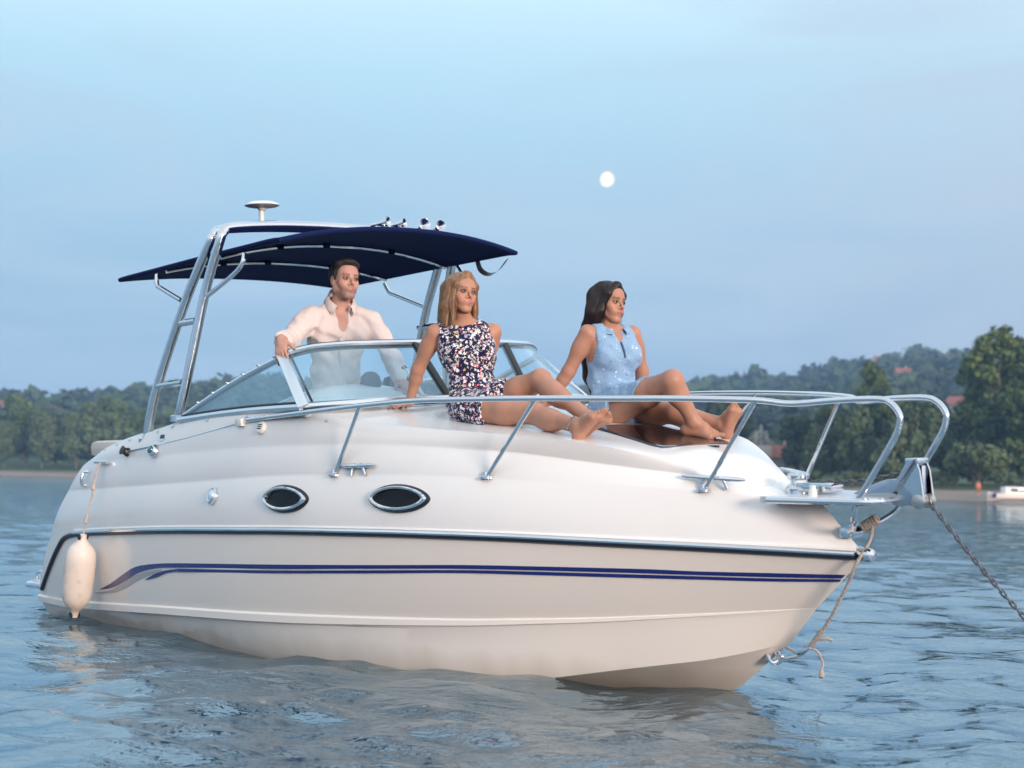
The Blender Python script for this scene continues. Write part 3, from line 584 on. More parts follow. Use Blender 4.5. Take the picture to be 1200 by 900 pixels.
# ---- deck moulding (rub rail up to the coaming, the crowned top, the cockpit)
rows = [line_pt('rail', ss)]
for t_ in np.concatenate([np.linspace(1.1, 1.9, 8), [1.96, 2.0, 2.04], np.linspace(2.2, 2.9, 5), [2.97, 3.03], np.linspace(3.15, 3.85, 6)]): rows.append(np.array([side_pt(q, t_) for q in ss]))
cm = line_pt('coaming', ss); rows.append(cm); G = np.stack(rows, 0)
mb = MB(); grid(mb, LOC(np.stack([G[:11, -1], mir(G)[:11, -1]], 1))); grid(mb, LOC(G)); grid(mb, LOC(mir(G)), flip=True)
A_, B_ = G[:, 0], mir(G)[:, 0]; grid(mb, LOC(np.stack([A_ + (B_ - A_) * f + np.array([-.12, 0, 0]) * 4*f*(1-f) for f in np.linspace(0, 1, 9)], 1)), flip=True)
us = np.concatenate([np.linspace(3.3, 5.6, 40), np.linspace(5.6, 6.298, 40)[1:]]); T_ = np.linspace(-1, 1, 41)
top = np.array([[(u, t_ * float(LF['coaming'][2](u)), float(deck_w(u, t_ * float(LF['coaming'][2](u))))) for t_ in T_] for u in us])
grid(mb, LOC(top), flip=False)
uc = np.linspace(.62, 3.34, 50); ca = line_at('coaming', uc)
inn = ca - np.array([0, .10, -.012]); inn2 = ca - np.array([0, .125, .03]); bot = inn2.copy(); bot[:, 2] = .5
G = np.stack([ca, ca*.5 + inn*.5 + np.array([0, 0, .012]), inn, inn2, bot], 0); grid(mb, LOC(G)); grid(mb, LOC(mir(G)), flip=True)
grid(mb, LOC(np.stack([bot, mir(bot)], 0)))                                           # cockpit sole
f_ = bot[-1]; mb.add(LOC(np.array([(3.3, 1.06, .5), (3.3, -1.06, .5), (3.3, -1.06, 1.59), (3.3, 0, 1.6), (3.3, 1.06, 1.59)])), [(0, 1, 2, 3, 4)])
a_ = np.array([(.62, y, w) for y, w in ((1.0, .5), (-1.0, .5), (-1.05, 1.28), (1.05, 1.28))]); mb.add(LOC(a_), [(0, 1, 2, 3)])
a_ = np.array([(.62, 1.12, 1.25), (.62, -1.12, 1.25), (.64, -1.05, 1.27), (.64, 1.05, 1.27)]); mb.add(LOC(a_), [(0, 1, 2, 3)])
deck = BM(mb, 'deck', M_DECK, angle=24)
# moulded lip where the hull meets the deck, and the swim platform aft
mb = MB(); box(mb, LOC(np.array((-.6, 0, .19))), (.36*S, .98*S, .028), bev=.02); sp_o = BM(mb, 'swim_platform', M_DECK)
mb = MB(); btube(mb, [(-.2, .99, .185), (-.85, .99, .185), (-1.0, .9, .185), (-1.02, 0, .185), (-1.0, -.9, .185), (-.85, -.99, .185), (-.15, -.99, .185)], .026); BM(mb, 'platform_edge', M_STEEL, sp_o)
mb = MB(); btube(mb, [(-.88, .95, .2), (-.90, .95, .27), (-.78, .95, .29), (-.74, .95, .2)], .012); BM(mb, 'grab_handle', M_STEEL, sp_o)

# ---- rub rail: dark rubber with a bright steel insert
for sg in (1, -1):
    rl = line_pt('rail', np.linspace(0.085, .997, 120)); tail = np.array(K['rail_tail'])[::-1]
    P = np.concatenate([smooth_path(np.concatenate([tail[:-1], rl[:2]]), 6)[:-7], rl]); P[:, 1] *= sg
    off = np.array([0, .006 * sg, 0])
    mb = MB(); tube(mb, LOC(P + off), .0165, 8); rr_ = BM(mb, 'rub_rail', M_RUBBER)
    mb = MB(); tube(mb, LOC(rl * [1, sg, 1] + [0, .014 * sg, .013]), .0115, 8); BM(mb, 'steel_insert', M_STEEL, rr_)
    mb = MB(); P2 = rl * [1, sg, 1] + np.array([0, .0*sg, .028]); tube(mb, LOC(P2), .009, 6); BM(mb, 'joint_lip', M_DECK, rr_)
mb = MB(); R_ = frame_from((1, 0, 0)); lathe(mb, [(.026, -.05), (.032, -.02), (.032, .02), (.026, .034), (.0, .042)], 16, LOC(np.array((6.875, 0, .732))), R_); BM(mb, 'bow_cap', M_STEEL)

# ---- stripes, laid on the topsides with a hair of thickness
def decal(name, m, top_, bot_, sg=1, off=.006):
    tp, bt = smooth_path(K[top_], 5), smooth_path(K[bot_], 5); tp[:, 1] += off; bt[:, 1] += off
    G = np.stack([bt, tp], 0) * [1, sg, 1]
    mb = MB(); grid(mb, LOC(G), flip=sg < 0); back = G - [0, .005*sg, 0]; grid(mb, LOC(back), flip=sg > 0)
    grid(mb, LOC(np.stack([G[1], back[1]])), flip=sg < 0); grid(mb, LOC(np.stack([back[0], G[0]])), flip=sg < 0)
    return BM(mb, name, m, angle=60)
for sg in (1, -1):
    decal('upper_stripe', M_STRIPE, 'stripe_up_top', 'stripe_up_bot', sg); decal('lower_stripe', M_STRIPE, 'stripe_lo_top', 'stripe_lo_bot', sg)
    decal('silver_swoosh', M_SILVER, 'grey_top', 'grey_bot', sg, .004)

# ---- portholes: pointed ovals with a steel ring and a dark pane
def porthole(key, sg):
    l, t_, r, b_ = [np.array(q) * [1, sg, 1] for q in K[key]]
    c = LOC((l + t_ + r + b_) / 4); a = LOC((r - l) / 2); b = LOC((t_ - b_) / 2); n = np.cross(a, b) * sg; n /= np.linalg.norm(n)
    if sg < 0: n = -n
    n = n * (1 if n[1] * sg < 0 else -1)
    th = np.linspace(0, 2*math.pi, 49)[:-1]
    def ring(k, d, kb=None):
        x = np.cos(th) * k; q = np.sign(np.sin(th)) * np.abs(np.sin(th)) ** 1.25 * (kb or k)
        bow = -.012 * (x ** 2)
        return c + x[:, None]*a + q[:, None]*b + n * (d + bow[:, None])
    mb = MB(); grid(mb, np.stack([ring(1.03, -.004, 1.06), ring(1.03, .012, 1.06), ring(.97, .020, .97), ring(.9, .02, .86)]), closed_v=True); g = BM(mb, 'porthole', M_RUBBER)
    mb = MB(); grid(mb, np.stack([ring(.95, .008, .9), ring(.95, .028, .9), ring(.88, .036, .8), ring(.80, .030, .69), ring(.78, .004, .66)]), closed_v=True); BM(mb, 'steel_ring', M_STEEL, g)
    mb = MB(); R2 = ring(.79, .012, .67); mb.add(np.concatenate([R2, [c + n*.012]]), [(i, (i+1) % 48, 48) for i in range(48)]); BM(mb, 'pane', mat('porthole_glass', (.003, .004, .007), .2, spec=.25), g)
for sg in (1, -1):
    for key in ('porthole_small', 'porthole_big'): porthole(key, sg)

# ---- windshield
def cur(vs, us, ws): return spl(vs, us), spl(vs, ws)
bu_, bw_ = cur([0, .3, .6, .9, 1.08, 1.17], [4.03, 4.0, 3.93, 3.82, 3.72, 3.63], [1.598, 1.597, 1.592, 1.584, 1.576, 1.57])
tu_, tw_ = cur([0, .36, .7, .9, 1.0, 1.065], [3.80, 3.715, 3.56, 3.40, 3.30, 3.244], [1.948, 1.952, 1.952, 1.942, 1.918, 1.888])
def basep(v): return np.array([float(bu_(abs(v))), v, float(bw_(abs(v)))])
def topp(v): return np.array([float(tu_(abs(v))), v, float(tw_(abs(v)))])
ws = empty('windshield'); ws.parent = boat
BV = [1.17, .33, -.33, -1.17]; TV = [1.065, .37, -.37, -1.065]
def slab(name, G, m, parent, th=.005):
    G = LOC(np.asarray(G, float)); n = np.cross(G[-1, 0] - G[0, 0], G[0, -1] - G[0, 0]); n /= np.linalg.norm(n)
    mb = MB(); grid(mb, G); grid(mb, G + n*th, flip=True)
    for e0, e1 in ((G[0], G[0] + n*th), (G[-1] + n*th, G[-1]), (G[:, 0] + n*th, G[:, 0]), (G[:, -1], G[:, -1] + n*th)): grid(mb, np.stack([e0, e1]))
    return BM(mb, name, m, parent, angle=50)
for i in range(3):
    G = []
    for f in np.linspace(0, 1, 18):
        b_, t_ = basep(BV[i] + (BV[i+1] - BV[i]) * f), topp(TV[i] + (TV[i+1] - TV[i]) * f)
        G.append([b_ + (t_ - b_) * q for q in np.linspace(.02, .98, 6)])
    slab('pane', G, M_GLASS, ws)
SB = lambda f: np.array([2.13 + (3.63 - 2.13) * f, 1.17, 1.52 + .05 * f + .012 * math.sin(math.pi * f)])
ST = lambda f: np.array([2.13 + (3.244 - 2.13) * f, 1.17 - .105 * f, 1.535 + (1.888 - 1.535) * f + .022 * math.sin(math.pi * f)])
for sg in (1, -1):
    G = [[(SB(f) + (ST(f) - SB(f)) * q) * [1, sg, 1] for q in np.linspace(.03, .97, 5)] for f in np.linspace(.04, .985, 14)]
    slab('pane', G, M_GLASS, ws)
    mb = MB(); btube(mb, [SB(f) * [1, sg, 1] - [0, 0, .004] for f in np.linspace(-.03, 1, 14)], .021, 1, 8); BM(mb, 'side_sill', M_ALU, ws)
    mb = MB(); btube(mb, [ST(f) * [1, sg, 1] for f in np.linspace(-.02, 1.0, 14)], .015, 1, 8); BM(mb, 'side_rail', M_ALU, ws)
    mb = MB(); btube(mb, [ST(f) * [1, sg, 1] - [0, .004*sg, .022] for f in np.linspace(.05, .985, 14)], .007, 1, 6); btube(mb, [SB(f) * [1, sg, 1] + [0, .008*sg, .022] for f in np.linspace(.0, .985, 14)], .007, 1, 6); BM(mb, 'rubber_seal', M_RUBBER, ws)
    for f in np.linspace(.18, .95, 6):
        mb = MB(); p = ST(f) * [1, sg, 1] + np.array([0, .012*sg, .014]); box(mb, LOC(p), (.012, .007, .006), bev=.003); BM(mb, 'snap_stud', M_STEEL, ws)
    a, b = np.array([3.66, 1.175*sg, 1.56]), np.array([3.235, 1.06*sg, 1.905]); d = LOC(b - a); L_ = np.linalg.norm(d)
    mb = MB(); box(mb, LOC((a + b) / 2), (.030, .016, L_/2), frame_from(d, LOC(np.array([.8, .6*-sg, 0]))), .006); BM(mb, 'corner_post', M_ALU, ws)
    mb = MB(); a2, b2 = a + [.035, -.05*sg, .01], b + [.035, -.045*sg, -.01]; btube(mb, [a2, b2], .008, 0, 6); BM(mb, 'post_seal', M_RUBBER, ws)
    a, b = basep(.33*sg), topp(.37*sg); d = LOC(b - a); L_ = np.linalg.norm(d)
    mb = MB(); box(mb, LOC((a + b) / 2), (.021, .014, L_/2), frame_from(d, (0, 1, 0)), .005); BM(mb, 'centre_post', M_BLACKPL, ws)
for nm, fn, vv, r, m in (('front_sill', lambda v: basep(v) - [0, 0, .006], np.linspace(-1.17, 1.17, 44), .023, M_ALU), ('top_rail', lambda v: topp(v) + [0, 0, .006], np.linspace(-1.065, 1.065, 44), .0165, M_ALU),
                         ('top_seal', lambda v: topp(v) + [.012, 0, -.022], np.linspace(-1.05, 1.05, 44), .010, M_RUBBER), ('sill_seal', lambda v: basep(v) + [.022, 0, -.022], np.linspace(-1.17, 1.17, 44), .012, M_RUBBER)):
    mb = MB(); btube(mb, [fn(v) for v in vv], r, 1, 8); BM(mb, nm, m, ws)
mb = MB(); btube(mb, [(3.93, .47, 1.60), (3.70, .42, 1.78), (3.62, .40, 1.80)], .010, 3, 8); BM(mb, 'stay', M_STEEL, ws)
mb = MB(); box(mb, LOC(np.array((3.95, .49, 1.60))), (.02, .015, .02), bev=.005); BM(mb, 'stay_foot', M_WHITEPL, ws)

# ---- dash, seats and cushions seen through and over the glass
G = []
for a in np.linspace(0, 2*math.pi, 33)[:-1]:
    G.append([(3.22 + .32*q*math.cos(a), .50 + .62*q*math.sin(a), 1.575 + .135 * (1 - q**2.2)) for q in np.linspace(0.02, 1, 10)])
mb = MB(); grid(mb, LOC(np.array(G)), closed_u=True, flip=True); dash = BM(mb, 'dashboard', M_DECK, angle=60)
mb = MB(); lathe(mb, [(.0, .105), (.03, .10), (.055, .075), (.062, .04), (.06, 0), (.05, -.02)][::-1], 16, LOC(np.array((3.30, .43, 1.67)))); BM(mb, 'compass', M_NAVYVINYL, dash)
mb = MB(); box(mb, LOC(np.array((2.92, -.06, 1.62))), (.04, .088, .13), bev=.03); s_ = BM(mb, 'passenger_seat', M_NAVYVINYL)
mb = MB(); box(mb, LOC(np.array((2.84, -.06, 1.16))), (.11, .2, .26), bev=.04); BM(mb, 'seat_back', M_NAVYVINYL, s_)
mb = MB(); lathe(mb, [(.16, 0), (.16, .02), (.05, .03), (.05, .32), (.18, .34), (.2, .36), (.2, .42), (.17, .45), (0, .455)], 20, LOC(np.array((2.72, -.06, .5)))); BM(mb, 'seat_pedestal', M_WHITEPL, s_)
mb = MB(); box(mb, LOC(np.array((.40, 0.0, 1.31))), (.37, .76, .055), bev=.045); BM(mb, 'stern_cushion', M_VINYL)
# steering wheel in front of the man
mb = MB(); c = LOC(np.array((3.18, .42, 1.42))); R_ = frame_from((-.8, 0, .6)); th = np.linspace(0, 2*math.pi, 25)[:-1]
tube(mb, c + (np.stack([.17*np.cos(th), .17*np.sin(th), 0*th], 1) @ R_), .014, 8, closed=True)
for a in (0, 2.1, 4.2): tube(mb, [c - R_[2]*.03, c + np.array([.165*math.cos(a), .165*math.sin(a), 0]) @ R_], .009, 6)
BM(mb, 'steering_wheel', M_BLACKPL)

# ---- radar arch, its struts and the canopy
arch = empty('radar_arch'); arch.parent = boat
def hoop(key, topw):
    P = np.array(K[key]); u = P[-1][0]; mid = [(u, .5, topw), (u, 0, topw + .01), (u, -.5, topw)]
    return smooth_path(np.concatenate([P, mid, mir(P)[::-1]]), 7)
mb = MB(); tube(mb, LOC(hoop('arch_front', 2.845)), .029, 14); BM(mb, 'front_hoop', M_STEEL, arch)
mb = MB(); tube(mb, LOC(hoop('arch_aft', 2.845)), .029, 14); BM(mb, 'aft_hoop', M_STEEL, arch)
for sg in (1, -1):
    for i in (0, 2):
        mb = MB(); btube(mb, np.array(K['rung'][i:i+2]) * [1, sg, 1], .021, 0); BM(mb, 'rung', M_STEEL, arch)
    for key in ('strut_aft', 'strut_fwd'):
        mb = MB(); btube(mb, np.array(K[key]) * [1, sg, 1] if sg > 0 or key == 'strut_aft' else np.array([(2.449, -.99, 2.615), (2.50, -1.0, 2.53), (2.44, -1.02, 2.45), (2.26, -1.04, 2.35)]), .014, 6); BM(mb, 'strut', M_STEEL, arch)
    for key, u_ in (('arch_front', 0), ('arch_aft', 0)):
        mb = MB(); p = np.array(K[key][0]) * [1, sg, 1]; lathe(mb, [(.05, -.02), (.05, .012), (.036, .02)], 16, LOC(p)); BM(mb, 'foot_plate', M_STEEL, arch)
ant = MB(); a0, a1 = np.array(K['antenna'][1]), np.array(K['antenna'][0]); lathe(ant, [(.018, -.02), (.016, .0), (.016, .11)], 12, LOC(a0)); an = BM(ant, 'antenna', M_WHITEPL, arch)
mb = MB(); lathe(mb, [(.02, -.03), (.03, -.018), (.095, -.006), (.108, .0), (.104, .008), (.07, .022), (.0, .028)], 28, LOC(a1)); BM(mb, 'antenna_dome', M_WHITEPL, an)
# canopy
def can_w(u, v):
    e = np.interp(u, [.78, .95, 2.07, 3.05, 3.19], [2.578, 2.588, 2.622, 2.646, 2.636])
    c = np.interp(u, [.78, 1.5, 2.2, 3.19], [.05, .10, .13, .108]); return e + c * (1 - abs(v) ** 2.2)
ug, vg = np.linspace(.86, 3.14, 34), np.linspace(-.985, .985, 31)
def can_pt(u, v, d): 
    q = v / .985; fr = .035 * (1 - q*q) * np.interp(u, [.8, 2, 3.17], [-1, 0, 1])
    sag = -.006 * math.sin((u - .8) / 2.37 * 3 * math.pi) ** 2 * (1 - q*q)
    return (u + fr, v, can_w(u, q) + d + sag)
mb = MB(); Gt = np.array([[can_pt(u, v, .012) for v in vg] for u in ug]); Gb = np.array([[can_pt(u, v, -.012) for v in vg] for u in ug])
grid(mb, LOC(Gt)); grid(mb, LOC(Gb), flip=True)
canopy = BM(mb, 'canopy', M_NAVY, angle=60)
per = np.concatenate([(Gt + Gb)[0, :]/2, (Gt + Gb)[1:, -1]/2, (Gt + Gb)[-1, -2::-1]/2, (Gt + Gb)[-2:0:-1, 0]/2])
mb = MB(); tube(mb, LOC(per), .015, 8, closed=True); BM(mb, 'hem', M_NAVY, canopy)
for u in (1.56, 2.34):
    mb = MB(); tube(mb, LOC(np.array([can_pt(u, v, -.03) for v in np.linspace(-.965, .965, 30)])), .0105, 8); BM(mb, 'bow_tube', M_STEEL, canopy)
    for v in (-.45, .12, .5):
        mb = MB(); box(mb, LOC(np.array(can_pt(u, v, -.03))), (.028, .016, .016), bev=.005); BM(mb, 'fabric_loop', M_NAVY, canopy)
for sg in (1, -1):
    mb = MB(); P = smooth_path(np.array(K['strap']) * [1, .97, 1], 6); a = LOC(P); w_ = np.array([0, .016, .010])
    G = np.stack([a - w_, a + w_]); grid(mb, G); grid(mb, G + [.003, 0, .002], flip=True); BM(mb, 'strap', M_BLACKPL, canopy)
    break
# signal horns and a light on the canopy's port side
hr = MB(); btube(hr, [(2.80, .0, 2.815), (2.80, -.58, 2.815)], .007, 0, 8); hr = BM(hr, 'horn_bar', M_STEEL, arch)
for v, k_ in ((-.07, .9), (-.21, .8), (-.41, 1.0), (-.555, .85)):
    R_ = frame_from((.85, .5 if v > -.3 else -.2, .12)); c = LOC(np.array((2.80, v, 2.845)))
    mb = MB(); lathe(mb, [(.0, -.09), (.012, -.085), (.013, -.04), (.018, 0), (.032*k_, .03), (.040*k_, .036), (.034*k_, .034), (.012, .01), (0, .005)], 18, c, R_); BM(mb, 'horn', M_STEEL, hr)

# ---- bow rails
rails = []
for sg in (1, -1):
    mb = MB(); P = smooth_path(np.array(K['bow_rail']) * [1, sg, 1], 6); tube(mb, LOC(P), .0138, 12); r_ = BM(mb, 'bow_rail', M_STEEL); rails.append(r_)
    for i_, (f, t_) in enumerate(zip(K['post_foot'], K['post_top'])):
        if sg < 0 and i_ == 2: continue                       # to port the foremost post is the one set further inboard, below
        mb = MB(); f, t_ = np.array(f) * [1, sg, 1], np.array(t_) * [1, sg, 1]; btube(mb, [f, t_], .0108, 0, 10); st = BM(mb, 'stanchion', M_STEEL, r_)
        mb = MB(); lathe(mb, [(.032, -.004), (.032, .006), (.018, .012), (.016, .03)], 14, LOC(f)); BM(mb, 'stanchion_foot', M_STEEL, r_)
    t_, f = np.array(K['post_far']) * [1, 1, 1]
    if sg < 0:
        f = f.copy(); f[2] = 1.055
        mb = MB(); btube(mb, [f, t_], .0108, 0, 10); BM(mb, 'stanchion', M_STEEL, r_)
        mb = MB(); lathe(mb, [(.032, -.004), (.032, .006), (.018, .012)], 14, LOC(f)); BM(mb, 'stanchion_foot', M_STEEL, r_)
    mb = MB(); p = np.array(K['bow_rail'][-1]) * [1, sg, 1]
    btube(mb, [p - [0, 0, .01], (6.93, .16*sg, .93), (6.86, .07*sg, .87), (6.80, .035*sg, .845)], .0125, 6, 10); BM(mb, 'lower_brace', M_STEEL, r_)
    for c in K['clamp']:
        mb = MB(); c = np.array(c) * [1, sg, 1]; box(mb, LOC(c + [0, .01*sg, .0]), (.035, .022, .022), bev=.008); box(mb, LOC(c + [.0, -.01*sg, -.05]), (.016, .016, .04), bev=.005); BM(mb, 'rail_clamp', M_WHITEPL, r_)
    mb = MB(); btube(mb, [(2.96, 1.20*sg, 1.485), (2.2, 1.215*sg, 1.385), (1.38, 1.222*sg, 1.305)], .005, 4, 6); BM(mb, 'lifeline', M_ALU, r_)
mb = MB(); R_ = frame_from((0, 1, 0)); lathe(mb, [(.028, -.03), (.028, .03)], 12, LOC(np.array((6.80, .0, .845))), R_); box(mb, LOC(np.array((6.79, .0, .84))), (.03, .045, .02), bev=.006); BM(mb, 'bow_bracket', M_STEEL)
# pulpit plank with a bright rim
pl = [(6.46, .29), (6.5, .285), (6.65, .255), (6.95, .205), (7.03, .18), (7.07, .12), (7.08, 0)]
o_ = np.array([(u, v) for u, v in pl] + [(u, -v) for u, v in pl[-2::-1]]); zc = lambda u: 1.022 - .012 * (u - 6.2)
mb = MB(); n_ = len(o_); tp = np.array([(u, v, zc(u) + .012) for u, v in o_]); bt = np.array([(u, v, zc(u) - .022) for u, v in o_])
mb.add(LOC(np.concatenate([tp, bt])), [tuple(range(n_)), tuple(range(2*n_ - 1, n_ - 1, -1))] + [(i, i + n_, (i+1) % n_ + n_, (i+1) % n_) for i in range(n_)])
pulpit = BM(mb, 'pulpit', M_DECK)
mb = MB(); btube(mb, [(u, v, zc(u) - .005) for u, v in o_[1:-1]], .0165, 5, 10); BM(mb, 'pulpit_rim', M_STEEL, pulpit)

# ---- hatch on the foredeck
hp = [(5.20, .215), (5.26, .225), (5.70, .285), (5.765, .265), (5.775, .22)]
hp = np.array(hp + [(u, -v) for u, v in hp[::-1]]); hw = lambda u, v: 1.380 - (u - 5.2) * .205
mb = MB(); n_ = len(hp)
def hring(k, d): c = hp.mean(0); return np.array([(*(c + (p - c) * k), hw(c[0] + (p[0] - c[0]) * k, 0) + d) for p in hp])
grid(mb, LOC(np.stack([hring(1.05, -.09), hring(1.05, .012), hring(1.03, .02), hring(.97, .021), hring(.965, .016)])), closed_v=True, flip=False); ht = BM(mb, 'deck_hatch', mat('smoked_rim', (.03, .04, .06), .12, coat=.5))
mb = MB(); q = hring(.97, .019); mb.add(LOC(q), [tuple(range(n_))]); BM(mb, 'hatch_pane', M_DARKGLASS, ht)
for sg in (1,):
    mb = MB(); box(mb, LOC(np.array((5.845, -.05, 1.262))), (.03, .014, .012), bev=.004); BM(mb, 'hinge', M_BLACKPL, ht)

# ---- windlass
wl = MB(); lathe(wl, [(.062, -.01), (.062, .022), (.05, .038), (.042, .042), (.038, .058), (.05, .066), (.052, .08), (.04, .092), (0, .097)], 22, LOC(np.array((6.47, 0, 1.03)))); wl = BM(wl, 'windlass', M_STEEL)
mb = MB(); box(mb, LOC(np.array((6.6, 0, 1.06))), (.10, .05, .022), bev=.012); BM(mb, 'windlass_base', M_STEEL, wl)
mb = MB(); lathe(mb, [(.02, 0), (.018, .02), (.014, .035), (.016, .042), (0, .045)], 12, LOC(np.array((6.64, .10, 1.028)))); BM(mb, 'switch', M_WHITEPL, wl)

# ---- fittings along the side
def nrm_at(p, sg): return LOC(np.array((0, .93 * sg, .36))) / np.linalg.norm(LOC(np.array((0, .93, .36))))
for sg in (1, -1):
    for key in ('cleat', 'cleat_bow'):
        a, b = [np.array(q) * [1, sg, 1] for q in K[key]]
        if key == 'cleat_bow': a, b = np.array((6.05, .36*sg, 1.085)), np.array((6.30, .25*sg, 1.065))
        d = b - a; c = (a + b) / 2 + np.array([0, .012*sg, .045])
        mb = MB(); btube(mb, [c - d*.62, c - d*.5, c, c + d*.5, c + d*.62], [.006, .012, .014, .012, .006], 0, 10)
        for k_ in (-.18, .18): btube(mb, [c + d*k_, c + d*k_*1.5 - np.array([0, .0, .055])], .009, 0, 8)
        BM(mb, 'cleat', M_STEEL)
    c = np.array(K['oval_light'][0]) * [1, sg, 1]; R_ = frame_from(nrm_at(c, sg), (0, 0, 1))
    mb = MB(); lathe(mb, [(.052, -.004), (.05, .012), (.04, .02), (.034, .018)], 24, (0, 0, 0)); V = np.concatenate(mb.v) * [1, .85, 1]; mb.v = [V @ R_ + LOC(c)]; l_ = BM(mb, 'side_vent', M_STEEL)
    mb = MB(); lathe(mb, [(.036, .012), (.03, .022), (0, .028)], 20); V = np.concatenate(mb.v) * [1, .85, 1]; mb.v = [V @ R_ + LOC(c)]; BM(mb, 'vent_lens', M_ALU, l_)
    c = np.array(K['nav_light'][0]) * [1, sg, 1]; R_ = frame_from(nrm_at(c, sg))
    mb = MB(); lathe(mb, [(.042, -.005), (.042, .02), (.034, .035), (.028, .036)], 18, LOC(c), R_); l_ = BM(mb, 'side_light', M_STEEL)
    mb = MB(); lathe(mb, [(.030, .02), (.024, .042), (0, .05)], 16, LOC(c), R_); BM(mb, 'light_lens', mat('green_lens', (.01, .10, .12), .1, coat=.5), l_)
    c = np.array(K['vent_round'][0]) * [1, sg, 1]; R_ = frame_from(nrm_at(c, sg), (1, 0, 0))
    mb = MB(); lathe(mb, [(.038, -.005), (.038, .01), (.03, .016), (0, .017)], 20, LOC(c), R_); l_ = BM(mb, 'round_vent', M_WHITEPL)
    for k_ in (-.011, 0, .011):
        mb = MB(); box(mb, LOC(c) + np.array([0, k_, .017]) @ R_, (.02, .0025, .002), R_); BM(mb, 'vent_slot', M_BLACKPL, l_)
    c = np.array(K['emblem'][0]) * [1, sg, 1]; R_ = frame_from(nrm_at(c, sg), (1, 0, 0)); e_ = MB()
    lathe(e_, [(.045, -.003), (.045, .003), (0, .004)], 24); V = np.concatenate(e_.v) * [1, .62, 1]; e_.v = [V @ R_ + LOC(c)]; e_ = BM(e_, 'oval_badge', M_ALU)
    mb = MB()
    for k_ in (-.017, 0.0, .017): tube(mb, np.array([(k_ + .007*math.cos(a), .011*math.sin(a), .005) for a in np.linspace(0, 6.283, 13)[:-1]]) @ R_ + LOC(c), .0018, 5, closed=True)
    BM(mb, 'badge_mark', M_BLACKPL, e_)
    c = np.array(K['black_chock'][0]) * [1, sg, 1]; mb = MB(); lathe(mb, [(.03, 0), (.022, .03), (.03, .045), (0, .05)], 14, LOC(c), frame_from(nrm_at(c, sg))); BM(mb, 'chock', M_BLACKPL)
    c = np.array(K['cleat_stern'][0]) * [1, sg, 1] + np.array([0, .03*sg, .01]); mb = MB(); btube(mb, [c - [.1, 0, 0], c + [.1, 0, 0]], .011, 0); btube(mb, [c - [.03, 0, 0], c - [.03, .04*sg, .02]], .009, 0); btube(mb, [c + [.03, 0, 0], c + [.03, -.04*sg, -.02]], .009, 0); BM(mb, 'cleat', M_STEEL)
    c = np.array(K['hook'][0]) * [1, sg, 1]; mb = MB(); btube(mb, [c + [.02, 0, .05], c + [0, .03*sg, .05], c + [-.01, .045*sg, 0], c + [-.03, .03*sg, -.045], c + [-.02, 0, -.05]], .010, 4); BM(mb, 'grab_hook', M_STEEL)
    for u in np.linspace(.9, 2.0, 6):
        c = line_at('coaming', u) * [1, sg, 1] + np.array([0, .012*sg, -.02]); mb = MB(); lathe(mb, [(.009, -.003), (.009, .006), (0, .009)], 10, LOC(c), frame_from(nrm_at(c, sg))); BM(mb, 'snap_stud', M_STEEL)
    for u in (2.5, 3.0, 3.4, 3.8):
        c = line_at('coaming', u) * [1, sg, 1] + np.array([0, .012*sg, -.03]); mb = MB(); lathe(mb, [(.009, -.003), (.009, .006), (0, .009)], 10, LOC(c), frame_from(nrm_at(c, sg))); BM(mb, 'snap_stud', M_STEEL)
# stem eye and drain
mb = MB(); th = np.linspace(0, 2*math.pi, 17)[:-1]; e = LOC(np.array((6.28, 0, .175))); tube(mb, e + np.stack([.035*np.cos(th), 0*th, .03*np.sin(th)], 1), .008, 8, closed=True); BM(mb, 'stem_eye', M_STEEL)
